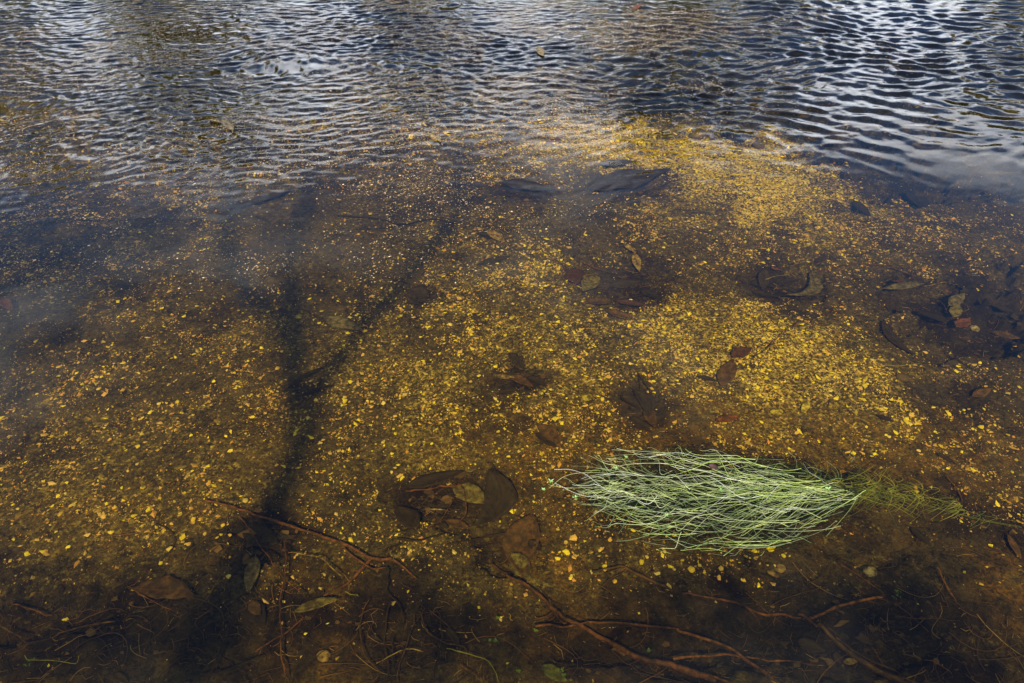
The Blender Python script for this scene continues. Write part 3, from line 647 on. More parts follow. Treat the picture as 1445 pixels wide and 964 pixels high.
# the hollow with grasses, right of the middle
leaf('leaf', (1142, 386), (1110, 418), .22, 'grey', 'curved grey leaf at the right side of the twiggy hollow', up=.03, bend=.5)
leaf('leaf', (1088, 378), (1104, 382), .4, 'rust', 'small pinkish leaf at the far rim of the twiggy hollow', up=.03)
leaf('leaf', (1062, 412), (1100, 420), .4, 'dark', 'dark leaf at the near rim of the twiggy hollow')
leaf('leaf', (1080, 380), (1076, 410), .4, 'dark', 'dark leaf at the left rim of the twiggy hollow')
leaf('leaf', (1247, 407), (1304, 400), .26, 'grey', 'long grey gum leaf between the two right hollows', up=.03, cup=.15, curl=.0)
leaf('leaf', (1258, 397), (1280, 398), .22, 'rust', 'narrow red leaf lying over the long grey gum leaf', up=.045)
leaf('leaf', (1339, 432), (1361, 415), .34, 'grey', 'upper, greyish one of two leaves standing in the deep right hollow', up=.08)
leaf('leaf', (1345, 448), (1352, 430), .5, 'olive', 'lower, olive one of two leaves standing in the deep right hollow', up=.07)
leaf('leaf', (1333, 409), (1344, 414), .5, 'rust', 'little orange leaf above the two pale leaves', up=.09)
leaf('leaf', (1350, 462), (1368, 450), .55, 'rust', 'dull red leaf left of the pinkish pebble', up=.06)
leaf('leaf', (1296, 444), (1336, 452), .4, 'dark', 'dark leaf on the left rim of the deep right hollow', up=.03)
leaf('leaf', (1400, 432), (1430, 440), .35, 'dark', 'dark leaf on the right side of the deep right hollow', up=.03)
leaf('leaf', (1400, 470), (1440, 478), .3, 'brown', 'brown leaf on the near rim of the deep right hollow', up=.02)
leaf('leaf', (1246, 453), (1296, 505), .17, 'dark', 'long curved black leaf right of the golden gravel', up=.02, bend=-.25)
leaf('leaf', (1205, 284), (1228, 306), .35, 'dark', 'dark pointed leaf below the deep purple pool', up=.03)
leaf('leaf', (1290, 278), (1298, 298), .35, 'dark', 'upright dark leaf right of the dark pointed one', up=.03)
leaf('leaf', (1236, 586), (1262, 596), .4, 'dark', 'dark leaf in the gravel beyond the trailing plant end', up=.01)
leaf('leaf', (1372, 560), (1400, 548), .35, 'brown', 'brown leaf near the right edge', up=.015)
leaf('leaf', (1322, 640), (1350, 655), .28, 'dark', 'dark leaf beyond the tip of the trailing plant', up=.01)
leaf('leaf', (1125, 905), (1165, 920), .5, 'dark', 'broad purplish black leaf at lower right among the sticks', up=.01)
leaf('leaf', (1190, 935), (1212, 932), .4, 'tan', 'small orange tan leaf beside the thick stick, bottom right', up=.02)
leaf('leaf', (1285, 745), (1312, 770), .4, 'dark', 'dark leaf below the trailing plant end', up=.01)
leaf('leaf', (1462-40, 756), (1440, 790), .3, 'brown', 'curled brown leaf at the right edge below the plant', up=.015)
leaf('leaf', (765, 940), (800, 962), .5, 'green', 'mossy green leaf at the bottom edge, middle', up=.02)
# the far dark shapes: sunken bark sheets
leaf('bark_sheet', (708, 258), (783, 268), .34, 'dark', 'dark pointed sheet of bark under water left of the sand bank', up=.03, ragged=.5)['category'] = 'bark'
leaf('bark_sheet', (830, 268), (945, 240), .30, 'dark', 'broad dark sheet of bark sunk beside the sand bank', up=.04, ragged=.5)['category'] = 'bark'
leaf('bark_sheet', (845, 232), (900, 228), .3, 'dark', 'smaller dark bark sheet beyond the broad one', up=.04, ragged=.5)['category'] = 'bark'
leaf('bark_sheet', (1060, 402), (1128, 396), .4, 'dark', 'dark bark sheet in the bottom of the twiggy hollow', up=.004, ragged=.5)['category'] = 'bark'
leaf('bark_sheet', (325, 296), (415, 268), .2, 'dark', 'dark bark sheet under the slick at upper left', up=.02, ragged=.4)['category'] = 'bark'

# ------------------------------------------------------------------ branches, roots and twigs
S = stick
S('branch', [(290, 706), (330, 716), (367, 729), (425, 748), (480, 765), (525, 787), (553, 790)], .0035, .005, 'red', 'long reddish root running from the left hollow to the middle vines', .02, 'root',
  side=[([(525, 787), (502, 812), (482, 829), (455, 842)], .005, .003, .015), ([(553, 789), (572, 802), (590, 818)], .004, .002, .012), ([(480, 765), (520, 800), (545, 800)], .003, .002, .02)])
S('branch', [(715, 812), (749, 830), (782, 862), (802, 875), (849, 899), (895, 925), (949, 938), (1010, 962)], .0035, .0085, 'red', 'longest brown branch slanting through the middle front', .03, 'branch',
  side=[([(749, 830), (735, 822), (708, 806), (690, 790)], .003, .0015, .02), ([(782, 862), (770, 872), (755, 872)], .003, .0015, .02), ([(775, 845), (790, 874), (800, 880)], .003, .002, .03)])
S('stick', [(755, 884), (800, 883), (832, 880), (875, 879), (955, 887)], .003, .003, 'red', 'straight red brown stick crossing the longest branch', .03)
S('stick', [(835, 806), (859, 802), (880, 800), (902, 812), (949, 834)], .002, .0055, 'brown', 'brown stick with frayed roots, front middle right', .015, side=[([(880, 800), (850, 812), (820, 826)], .0015, .0008, .012), ([(885, 803), (855, 822), (838, 840)], .0015, .0008, .01)])
S('stick', [(963, 838), (1030, 849), (1073, 865), (1130, 872)], .003, .004, 'red', 'dull red stick pointing at the bright orange twig', .015)
S('twig', [(1143, 872), (1160, 865), (1183, 856), (1215, 848), (1246, 843)], .004, .0038, 'orange', 'bright orange twig, front right', .03, 'twig')
S('twig', [(1186, 797), (1215, 816), (1250, 842)], .0022, .002, 'red', 'thin reddish twig meeting the bright orange one', .025, 'twig')
S('twig', [(1126, 867), (1145, 877), (1160, 885)], .0035, .003, 'red', 'short broken twig end beside the bright orange one', .02, 'twig')
S('branch', [(1155, 880), (1180, 905), (1210, 930), (1245, 948), (1280, 966)], .005, .0095, 'brown', 'thick grey brown stick leaving the bottom edge at right', .02, 'branch', side=[([(1180, 900), (1215, 925), (1270, 950)], .003, .002, .02)])
S('twig', [(955, 888), (963, 892), (1006, 905), (1053, 930), (1098, 964)], .0035, .0045, 'orange', 'long orange brown twig curving down to the bottom edge', .035, 'twig')
S('twig', [(950, 930), (1016, 924), (1050, 926), (1080, 932), (1163, 939)], .0035, .0015, 'orange', 'long orange brown twig lying level across the curving one', .03, 'twig')
S('twig', [(955, 942), (990, 952), (1035, 964)], .003, .003, 'red', 'red twig end at the bottom edge under the crossing twigs', .02, 'twig')
S('twig', [(1323, 801), (1328, 812), (1336, 826), (1350, 848)], .0025, .0022, 'orange', 'short orange twig alone at the right', .02, 'twig')
S('twig', [(1263, 852), (1290, 872), (1318, 896)], .002, .0015, 'brown', 'thin brown twig slanting below the short orange one', .02, 'twig')
S('twig', [(1263, 870), (1310, 873), (1356, 875)], .0012, .001, 'brown', 'hair thin level twig at lower right', .02, 'twig')
S('twig', [(1230, 914), (1240, 930), (1256, 946)], .002, .002, 'red', 'short reddish twig right of the thick grey brown stick', .02, 'twig')
S('twig', [(1040, 932), (1030, 918), (1022, 905)], .0015, .001, 'brown', 'short dull twig standing off the level orange twig', .02, 'twig')
S('twig', [(1080, 855), (1130, 838), (1168, 828)], .001, .001, 'brown', 'faint thin twig above the dull red stick', .01, 'twig')
S('twig', [(1336, 672), (1350, 690), (1358, 708)], .002, .002, 'red', 'dark red twig beyond the trailing plant', .012, 'twig')
# lower left
S('vine', [(340, 732), (367, 769), (385, 796), (400, 815), (432, 846)], .0018, .0015, 'red', 'thin reddish vine crossing the left root', .03, 'vine')
S('vine', [(403, 762), (402, 800), (395, 850), (397, 900), (403, 964)], .0016, .0018, 'red', 'upright thin vine down to the bottom edge, left', .03, 'vine')
S('blade', [(407, 780), (430, 782), (452, 786), (468, 800), (484, 814)], .0012, .0016, 'straw', 'pale straw coloured stem over the left root', .035, 'stem')
S('twig', [(337, 870), (325, 890), (313, 915), (300, 945), (292, 966)], .0015, .0028, 'black', 'black twig rising from the bottom edge at left', .03, 'twig')
S('twig', [(268, 958), (290, 953), (315, 946), (340, 936), (366, 928)], .0028, .0022, 'black', 'black twig lying across the foot of the rising black one', .04, 'twig')
S('twig', [(360, 920), (385, 902), (405, 890), (428, 871)], .0018, .0022, 'red', 'brown twig pointing up at the olive gum leaf', .02, 'twig')
S('twig', [(0, 882), (20, 896), (43, 908), (75, 898), (100, 888), (163, 877)], .0018, .0025, 'brown', 'long pale brown stem sweeping over the lower left litter', .03, 'twig', side=[([(43, 908), (30, 918), (5, 925)], .0015, .001, .02)])
S('twig', [(12, 852), (40, 858), (73, 868)], .002, .0025, 'orange', 'orange twig at the left edge of the front litter', .02, 'twig')
S('blade', [(35, 925), (70, 930), (107, 935), (116, 922)], .0010, .0008, 'green', 'green blade in the lower left corner', .03, 'grass blade')
S('twig', [(195, 838), (225, 850), (245, 862)], .0012, .001, 'orange', 'orange stem lying on the big dull brown leaf', .03, 'twig')
S('twig', [(100, 310), (160, 312), (215, 308), (268, 312)], .004, .003, 'black', 'long dark branch sunk at the upper left', .02, 'branch')
S('branch', [(475, 304), (530, 308), (570, 316), (605, 309), (645, 315)], .005, .005, 'black', 'long dark branch sunk at the upper middle', .02, 'branch', side=[([(570, 316), (540, 322), (500, 324)], .003, .002, .01)])
S('twig', [(417, 436), (430, 438), (444, 447), (458, 450)], .0022, .0015, 'black', 'black stalk curving to the flat grey leaf', .02, 'twig')
S('twig', [(560, 440), (600, 434), (645, 424), (670, 420)], .0018, .001, 'dark', 'dark straight twig right of the square dark leaf', .012, 'twig')
S('twig', [(548, 392), (570, 398), (584, 404)], .003, .002, 'dark', 'dark stalk leading to the square dark leaf', .012, 'twig')
S('twig', [(605, 575), (640, 566), (670, 560), (697, 557)], .0016, .002, 'dark', 'thin dark twig left below the black lump', .012, 'twig')
S('twig', [(775, 545), (800, 538), (835, 528)], .0012, .001, 'brown', 'thin brown twig right of the black lump', .012, 'twig')
S('twig', [(795, 569), (815, 571), (832, 568), (848, 560)], .0018, .0016, 'black', 'curved black twig left of the black clump', .012, 'twig')
S('twig', [(900, 526), (912, 545), (926, 570)], .0022, .002, 'black', 'black twig leaning into the black clump', .03, 'twig', side=[([(900, 526), (903, 548), (905, 560)], .0015, .001, .03)])
S('twig', [(1060, 508), (1085, 488), (1110, 466), (1130, 451)], .002, .0018, 'red', 'slanting red brown twig on the golden gravel', .03, 'twig', side=[([(1118, 459), (1132, 455), (1140, 452)], .0012, .001, .03)])
S('twig', [(1000, 484), (1015, 486), (1028, 486)], .002, .0015, 'black', 'short black twig at the left of the golden gravel', .01, 'twig')
# hollows
S('twig', [(824, 370), (840, 378), (860, 384)], .003, .003, 'red', 'red stick over the far rim of the central hollow', .03, 'twig')
S('twig', [(811, 406), (815, 396), (826, 389), (842, 386)], .0015, .001, 'straw', 'curved pale rootlet at the left of the central hollow', .03, 'twig')
S('twig', [(850, 424), (890, 420), (930, 414), (965, 428)], .0022, .0016, 'dark', 'dark twig across the near side of the central hollow', .03, 'twig')
S('twig', [(925, 434), (940, 430), (960, 427)], .001, .001, 'red', 'thin red twig right of the central hollow', .02, 'twig')
S('twig', [(1080, 394), (1095, 390), (1114, 388)], .0018, .0016, 'straw', 'pale straw twig lying level in the twiggy hollow', .04, 'twig')
S('twig', [(1129, 377), (1134, 386), (1136, 396)], .0014, .001, 'straw', 'pale upright straw in the twiggy hollow', .05, 'twig')
S('twig', [(1092, 400), (1096, 404), (1092, 410)], .0014, .0012, 'straw', 'tiny pale straw at the bottom of the twiggy hollow', .03, 'twig')
S('branch', [(1146, 383), (1180, 380), (1216, 373), (1250, 376), (1300, 391)], .0025, .002, 'red', 'long thin branch bowed above the long grey gum leaf', .03, 'branch', side=[([(1240, 375), (1270, 374), (1288, 373)], .0012, .001, .03)])
S('twig', [(1303, 404), (1318, 401), (1333, 399), (1348, 402), (1360, 407)], .002, .0015, 'straw', 'bent tan twig above the two pale leaves', .08, 'twig')
S('twig', [(1326, 424), (1334, 432), (1338, 440)], .002, .0015, 'brown', 'short brown stalk left of the two pale leaves', .06, 'twig')
S('blade', [(1200, 481), (1216, 480), (1233, 478)], .0014, .001, 'green', 'short green blade on the gravel at the right', .015, 'grass blade')
S('blade', [(1236, 516), (1268, 516), (1300, 513)], .0014, .001, 'green', 'longer green blade right of the golden gravel', .015, 'grass blade')
S('twig', [(1330, 598-100), (1370, 520), (1410, 545)], .002, .0015, 'dark', 'dark twig at the right beyond the pebbles', .012, 'twig')
# oval hollow
S('twig', [(605, 717), (618, 719), (632, 721)], .0022, .0020, 'straw', 'short straw yellow stick in the oval hollow', .035, 'twig')
S('twig', [(632, 721), (641, 719), (649, 719)], .0014, .001, 'orange', 'orange stub touching the straw yellow stick', .035, 'twig')
S('twig', [(649, 684), (655, 700), (658, 719), (653, 730), (648, 740)], .0018, .0016, 'red', 'reddish stalk bent over the right of the oval hollow', .04, 'twig')
S('twig', [(598, 748), (616, 738), (628, 724), (640, 706)], .0016, .0014, 'red', 'thin red stalk rising through the oval hollow', .035, 'twig')
S('branch', [(573, 693), (600, 690), (625, 686), (652, 683)], .003, .003, 'red', 'brown branch along the far rim of the oval hollow', .03, 'branch', side=[([(605, 689), (612, 684), (618, 678)], .0015, .001, .03)])
S('twig', [(560, 760), (590, 762), (625, 754)], .0035, .003, 'black', 'dark stick on the pale sand below the oval hollow', .012, 'twig')
S('twig', [(630, 768), (660, 762), (690, 756), (718, 752)], .002, .0028, 'dark', 'dark twig leading to the large curled brown leaf', .012, 'twig', side=[([(680, 758), (698, 752), (712, 742)], .0014, .001, .012)])
# vines hanging towards the front
for k_, (pp, lb) in enumerate([([(545, 799), (549, 818), (550, 835), (565, 859), (569, 882), (555, 908), (560, 950)], 'black wavy vine straight below the middle root fork'),
        ([(552, 850), (545, 880), (540, 905), (548, 940), (545, 964)], 'wavy vine just left of the black one in the front'),
        ([(585, 868), (580, 890), (566, 925), (562, 964)], 'brown wavy vine right of the black one in the front'),
        ([(590, 862), (600, 890), (622, 905), (655, 915), (660, 940)], 'brown vine bending right in the front middle'),
        ([(522, 845), (512, 868), (508, 890), (520, 930), (542, 950)], 'thin brown vine left of the wavy group'),
        ([(615, 862), (622, 885), (618, 920), (612, 962)], 'thin dark vine right of the wavy group')]):
    S('vine', pp, .0022-.0002*k_, .0018, ['black', 'dark', 'brown', 'brown', 'brown', 'dark'][k_], lb, .02, 'vine', wob=.006)
S('blade', [(531, 936), (552, 925), (575, 917), (597, 920)], .0014, .0012, 'straw', 'bent straw stem in the front middle', .03, 'stem')
S('blade', [(630, 915), (650, 920), (669, 925), (689, 935), (703, 962)], .0013, .0013, 'green', 'curved green yellow stem in the front middle', .03, 'stem')
S('twig', [(648, 938), (660, 946), (674, 960)], .0012, .001, 'red', 'thin red twig under the curved green yellow stem', .02, 'twig')
S('twig', [(718, 866), (720, 872), (724, 876)], .0014, .001, 'straw', 'tiny straw left of the longest branch', .01, 'twig')
S('twig', [(683, 940), (684, 950), (685, 962)], .001, .001, 'red', 'tiny upright red twig at the bottom edge', .02, 'twig')
S('blade', [(487, 835), (496, 838), (506, 842)], .001, .0008, 'green', 'small green blade by the end of the left root', .02, 'grass blade')

# ------------------------------------------------------------------ the water plant
def plant_mat(name, a, b, rough=.35):
    m, t, p, o = mat(name); pos = N(t, 'ShaderNodeNewGeometry')
    f1 = noise(t, 30, 3, .6, pos.outputs['Position']); c_ = ramp(t, f1, [(.35, a), (.65, b)])
    t.links.new(c_, p.inputs['Base Color']); p.inputs['Roughness'].default_value = rough; p.inputs['Specular IOR Level'].default_value = .45
    return m
PMAT = [plant_mat('strand_pale', (.26, .30, .10), (.50, .52, .25)), plant_mat('strand_lime', (.26, .34, .06), (.44, .52, .13)), plant_mat('strand_green', (.08, .13, .04), (.20, .27, .09)), plant_mat('strand_olive', (.14, .16, .06), (.32, .34, .16)), plant_mat('strand_white', (.40, .42, .31), (.56, .58, .45))]
pr = np.random.default_rng(77)
PO = surf(1205, 694)
plant = empty('water_plant', PO, 'floating pale green grassy water plant, bushy at left with a thin trailing end', 'water plant')
def env_top(s): return np.interp(s, [0, .12, .3, .45, .62, .78, .86, .93, 1.0], [16, 32, 46, 54, 58, 54, 34, 24, 14])
def env_bot(s): return np.interp(s, [0, .10, .25, .42, .55, .68, .8, .9, 1.0], [30, 56, 72, 76, 70, 58, 42, 22, 12])
def cen(s): return np.interp(s, [0, .3, .6, 1.0], [694, 697, 696, 690])
def strand_path(s0, L, v, amp, sd, z0, dv):
    n = 16; u = np.linspace(0, 1, n); s_ = s0+L*u; s_ = np.minimum(s_, 1.02+.0*u)
    vv = v+dv*u+amp*np.sin(u*(2.5+5*pr.random())+sd)+pr.normal(0, .16)*u**3
    lim = .92+.30*pr.random(); vv = np.clip(vv, -lim, lim)
    sf = s0+.35*L; ef = np.where(vv < 0, env_top(sf), env_bot(sf)); ev = np.where(vv < 0, env_top(s_), env_bot(s_))
    y_ = cen(s_)+vv*(.72*ef+.28*ev); x_ = 1212-452*s_
    x_ = x_+pr.normal(0, 3)*np.sin(u*7+sd); hook = np.clip(u-.75, 0, 1)**2*pr.normal(0, 70); y_ = y_+hook; x_ = x_+abs(pr.normal(0, .5))*np.abs(hook)
    P = np.array([list(surf(a, b_)) for a, b_ in zip(x_, y_)])
    P[:, 2] = z0+.004*np.sin(u*5+sd)
    P[:, 2] = np.where(P[:, 2] > -.0015, np.maximum(P[:, 2], .0018), P[:, 2])
    return P
strands = []
for i in range(1250):
    s0 = pr.random()**1.05*.86-.03; L = .07+.26*pr.random()**1.3
    if pr.random() < .10: L += .15
    L = min(L, (.98 if pr.random() < .15 else .95-.14*pr.random())-s0)
    cl_ = round(pr.normal(0, .5)*4)/4                     # strands gather in wisps
    v = np.clip(cl_+pr.normal(0, .12), -1.0, 1.02); a2 = min(abs(v), 1)**2; s0 = max(s0, (.05+.30*pr.random())*a2); L = min(L, 1.0-.27*a2-.16*pr.random()-s0)
    if L < .06: continue
    z0 = -.020+.027*pr.random()**.85
    z0 -= .016*max(0, 1-s0/.22)*pr.random()**.5
    strands.append((strand_path(s0, L, v, .05+.13*pr.random(), pr.random()*6.28, z0, pr.normal(0, .22 if pr.random() < .8 else .7)), .00042+.00055*pr.random()**1.5, 4, None))
# strands that fan from the neck down and left
for i in range(130):
    x0 = 1222-120*pr.random(); y0 = 692+pr.normal(0, 10); dx = -25-120*pr.random(); dy = (8+62*pr.random()**.8)*(1 if pr.random() < .8 else -.55)
    if abs(dx) > 110: dy *= .9
    u = np.linspace(0, 1, 12); bow = pr.normal(6, 10)
    xs = x0+dx*u+bow*np.sin(u*3.14)*.6; yy = y0+dy*u**(1.2+.5*pr.random())+pr.normal(0, 3)*np.sin(u*6)
    P = np.array([list(surf(a, b_)) for a, b_ in zip(xs, yy)]); P[:, 2] = -.016+.021*pr.random()+.004*np.sin(u*3.1)
    P[:, 2] = np.where(P[:, 2] > -.0015, np.maximum(P[:, 2], .0018), P[:, 2])
    strands.append((P, .0005+.0004*pr.random(), 4, P[0]))
for (pp) in [[(870, 733), (905, 740), (945, 744), (990, 752), (1040, 748)], [(866, 726), (880, 738), (878, 746)], [(775, 690), (800, 672), (840, 668), (890, 674)], [(783, 683), (820, 700), (860, 703), (900, 700)],
             [(1020, 786), (1040, 772), (1060, 760), (1080, 744)], [(782, 664), (805, 664), (830, 672)], [(855, 648), (880, 650), (905, 658)], [(870, 634), (900, 642), (930, 652)],
             [(966, 775), (1000, 768), (1040, 770), (1090, 768), (1140, 757)], [(1020, 770), (1060, 775), (1110, 768), (1160, 750), (1180, 736)], [(915, 647), (955, 640), (1000, 650), (1060, 655)], [(1113, 640), (1122, 648), (1124, 662)],
             [(1166, 652), (1180, 664), (1184, 680)], [(1199, 640), (1205, 646), (1200, 654)], [(960, 778), (1000, 775), (1035, 783)], [(1050, 662), (1090, 668), (1130, 680), (1170, 690)]]:
    u = catmull([list(surf(*a)) for a in pp], 14); u[:, 2] = .004; strands.append((u, .0006, 4, u[0]))
pr.shuffle(strands)
order = sorted(range(len(strands)), key=lambda i: -(strands[i][1]*1000+strands[i][0][:, 2].mean()*200))
rest = []
for rank, i in enumerate(order):
    P, r_, ns_, _ = strands[i]; rad_ = np.linspace(r_*1.1, r_*.45, len(P)); neck = float(np.clip((P[:, 0].mean()-surf(1085, 700).x)/(surf(1190, 700).x-surf(1085, 700).x), 0, 1)); hi = P[:, 2].mean() > .001 and pr.random() > neck*.95
    mi = int(pr.choice(5, p=[.34, .28, .14, .16, .08] if hi else ([.06, .22, .42, .30, .0] if pr.random() > neck else [.02, .12, .52, .34, .0])))  # low strands get darker greens: shade under the top layer put into colour
    if rank < 185:
        link('strand', tube_mesh('strand', P, rad_, PMAT[mi], 4, i, 0, PO), parent=plant).cycles.is_caustics_receiver = True
    else: rest.append((tube_arrays(P-np.array(PO), rad_, 3, i, 0), mi))
co, f = merge([a for a, _ in rest]); me_ = new_mesh('strands', co, f, 4, True)
for m_ in PMAT: me_.materials.append(m_)
me_.polygons.foreach_set('material_index', np.concatenate([np.full(len(a[1]), mi, np.int32) for a, mi in rest]))
tag(link('strand_mass', me_, parent=plant), kind='stuff')
# the trailing end, green and just under water
AX = [(1120, 688), (1180, 688), (1240, 692), (1290, 702), (1340, 715), (1390, 728), (1445, 738)]
def tail_pt(k_): return catmull([(a, b_, 0) for a, b_ in AX], 101)[int(k_*100)]
TM = [plant_mat('trailing_green', (.10, .15, .04), (.24, .30, .09)), plant_mat('trailing_lime', (.26, .32, .09), (.46, .50, .18))]
for k_ in range(3):
    Q = np.array([list(surf(a, b_+[-3, 3, 0][k_])) for a, b_, _ in catmull([(a, b_, 0) for a, b_ in AX], 24)]); Q[:, 2] = -.012-.008*k_
    link('stem', tube_mesh('stem', Q, np.linspace(.0010, .0004, len(Q)), TM[0], 5, k_, .2, PO), parent=plant).cycles.is_caustics_receiver = True
NODE = [.03, .08, .14, .2, .28, .36, .40, .52, .57, .68, .73, .84]
for i in range(150):
    k_ = min(.97, abs(NODE[int(pr.random()**1.3*12)]+pr.normal(0, .018))); x0, y0, _ = tail_pt(k_); sgn = -1 if pr.random() < .33 else 1
    ln = (30+26*pr.random())*(1-.35*k_); dirx = -.5+1.0*pr.random() if k_ < .25 else -.15-.9*pr.random()
    u = np.linspace(0, 1, 9); xs = x0+pr.normal(0, 8)+ln*dirx*u+ln*(.2+.6*pr.random())*np.sin(u*2.6); yy = y0-(5 if sgn > 0 else 8)+pr.normal(0, 5)+sgn*ln*(.55*pr.random()+.35-.3*k_)*u**1.6*(1 if sgn > 0 else .8)
    P = np.array([list(surf(a, b_)) for a, b_ in zip(xs, yy)]); P[:, 2] = -.004-.014*pr.random()
    link('blade', tube_mesh('blade', P, np.linspace(.0010, .0004, 9)*(.6+.8*pr.random()), TM[int(pr.random() < .45)], 4, i, 0, PO), parent=plant).cycles.is_caustics_receiver = True
for i in range(110):
    x0 = 1175+130*pr.random()**1.4; y0 = 690+(x0-1175)*.05+pr.normal(0, 9); a = pr.choice([-1, 1], p=[.7, .3]); ln = 22+40*pr.random(); u = np.linspace(0, 1, 9)
    xs = x0+a*ln*u; yy = y0+pr.normal(0, 16)*u+pr.normal(0, 7)*np.sin(u*3.1)
    P = np.array([list(surf(q1, q2)) for q1, q2 in zip(xs, yy)]); P[:, 2] = -.003-.014*pr.random()
    link('strand', tube_mesh('strand', P, np.linspace(.0009, .0004, 9), [PMAT[3], PMAT[2], PMAT[1], TM[0]][int(pr.integers(4))], 3, i, 0, PO), parent=plant).cycles.is_caustics_receiver = True
M_TIP = plant_mat('shoot_tip', (.14, .30, .06), (.32, .50, .16))
for (px, py) in [(767, 691), (777, 679), (811, 702), (884, 645), (870, 661), (940, 727), (1017, 692), (1168, 690)]:
    c_ = surf(px, py, .005)-PO; b_ = []
    for q in range(6):
        a = q*1.05+pr.random(); L = .005+.006*pr.random(); d = np.array([math.cos(a), math.sin(a), .2+.5*pr.random()])*L; w_ = np.array([-d[1], d[0], 0])*.22
        c0 = np.array(c_)
        pts_ = np.array([c0, c0+d*.5+w_, c0+d, c0+d*.5-w_, c0+d*.5+np.array([0, 0, .001])])
        b_.append((pts_, np.array([[0, 1, 4], [1, 2, 4], [2, 3, 4], [3, 0, 4]])))
    cc, ff = merge(b_); link('shoot_tip', new_mesh('shoot_tip', cc, ff, 3, True, M_TIP), parent=plant)
leaf('leaf', (999, 660), (1014, 664), .6, 'plum', 'small plum leaf caught on top of the water plant', floating=True).location.z += .008
leaf('leaf', (1108, 718), (1148, 710), .3, 'plum', 'dark reddish leaf lying under the plant strands', up=.02)
b0 = stone('snail_shell', 1184, 705, 3.2, LM['pale'], 'tiny pinkish white snail shell on the neck of the water plant', .8, .85, 0, seed=50); b0['category'] = 'shell'; b0.location = surf(1184, 705, .006)
# tiny green sprigs in front
for k_, (px, py, lb) in enumerate([(703, 872, 'tiny green sprig left of the longest branch'), (756, 890, 'tiny green sprig at the red brown stick'), (691, 904, 'left of two tiny green sprigs side by side, front middle'), (700, 904, 'right of two tiny green sprigs side by side, front middle'),
        (732, 947, 'lone green sprig near the bottom edge'), (915, 918, 'small green sprig beside the lower part of the longest branch'), (40, 937, 'green sprig in the lower left corner litter'), (1268, 840, 'green sprig right of the bright orange twig'), (795, 948, 'leafy green sprig behind the mossy leaf')]):
    p = at(px, py, .03); b_ = []
    for q in range(5 if k_ < 6 else 9):
        a = q*1.3+k_; L = .004+.004*pr.random(); d = np.array([math.cos(a), math.sin(a), .4])*L; w_ = np.array([-d[1], d[0], 0])*.35; c0 = np.zeros(3)+(np.array([pr.normal(0, .006), pr.normal(0, .008), 0]) if k_ >= 6 else 0)
        b_.append((np.array([c0, c0+d*.5+w_, c0+d, c0+d*.5-w_, c0+d*.5+np.array([0, 0, .001])]), np.array([[0, 1, 4], [1, 2, 4], [2, 3, 4], [3, 0, 4]])))
    cc, ff = merge(b_); o_ = link('sprig', new_mesh('sprig', cc, ff, 3, True, LM['bright']), loc=p); o_.cycles.is_caustics_receiver = True; tag(o_, lb, 'sprig')

# ------------------------------------------------------------------ trees: one behind the photographer (its shadow falls on the stream), gums on the far bank (seen as reflections)
M_FOL, t, p, o = mat('gum_foliage'); rr = N(t, 'ShaderNodeNewGeometry').outputs['Random Per Island']
t.links.new(ramp(t, rr, [(0, (.07, .075, .014)), (.5, (.15, .14, .024)), (.85, (.24, .20, .035)), (1, (.28, .19, .05))]), p.inputs['Base Color']); p.inputs['Roughness'].default_value = .5
def leaf_cloud(centres, radii, n, size, seed):
    r_ = np.random.default_rng(seed); centres = np.asarray(centres, float); c_ = r_.integers(0, len(centres), n)
    d = r_.normal(0, 1, (n, 3)); d /= np.linalg.norm(d, axis=1)[:, None]; P = centres[c_]+d*(np.asarray(radii)[c_]*r_.random(n)**.45)[:, None]
    a = r_.normal(0, 1, (n, 3)); a[:, 2] -= .8; a /= np.linalg.norm(a, axis=1)[:, None]; b_ = np.cross(a, r_.normal(0, 1, (n, 3))); b_ /= np.linalg.norm(b_, axis=1)[:, None]
    s_ = (size*(.6+.8*r_.random(n)))[:, None]
    V_ = np.stack([P, P+a*s_*.5+b_*s_*.16, P+a*s_, P+a*s_*.5-b_*s_*.16], 1).reshape(-1, 3); return V_, np.arange(n*4).reshape(-1, 4)
YT = -2.4
def shadow3d(pts):
    out_ = []
    for (px, py) in pts:
        q = under(px, py, .12); q.z = 0; tt = (YT-q.y)/SD.y; out_.append(q+SD*tt)
    return out_
t1 = shadow3d([(400, 700), (405, 620), (408, 560), (398, 500), (378, 455), (345, 420), (325, 370), (318, 320), (318, 250), (325, 190), (320, 120)])
base = Vector((t1[0].x-.15, YT, float(bed_z(0, YT))))
base.z = .6
GROUND_T = float(bed_z(base.x, YT))
near = empty('gum_tree', (base.x, YT, GROUND_T), 'gum tree behind the photographer whose trunk and branches shade the water', 'tree')
NB = Vector((base.x, YT, GROUND_T))
def limb(name, pts, r0, r1, n, sd, parent, org):
    Q = catmull([list(p) for p in pts], n); r_ = np.random.default_rng(sd); Q[:, 1] += .12*np.sin(np.linspace(0, 5, n)+sd)*np.linspace(0, 1, n)
    return link(name, tube_mesh(name, Q, np.linspace(r0, r1, n), BM['trunk'], 10, sd, .15, org), parent=parent)
limb('trunk', [NB-Vector((0, 0, .1)), NB+Vector((.05, 0, .8))]+t1, .048, .032, 40, 1, near, NB)
l2 = shadow3d([(408, 560), (412, 500), (405, 430), (402, 380), (410, 330), (418, 280), (430, 200)]); limb('branch', l2, .045, .022, 24, 2, near, NB)
l3 = shadow3d([(405, 640), (425, 600), (455, 545), (500, 480), (545, 425), (590, 370), (620, 335), (645, 300), (648, 220), (650, 140), (655, 80)]); limb('branch', l3, .040, .020, 30, 3, near, NB)
l4 = shadow3d([(500, 480), (505, 430), (510, 380)]); limb('branch', l4, .02, .01, 10, 4, near, NB)
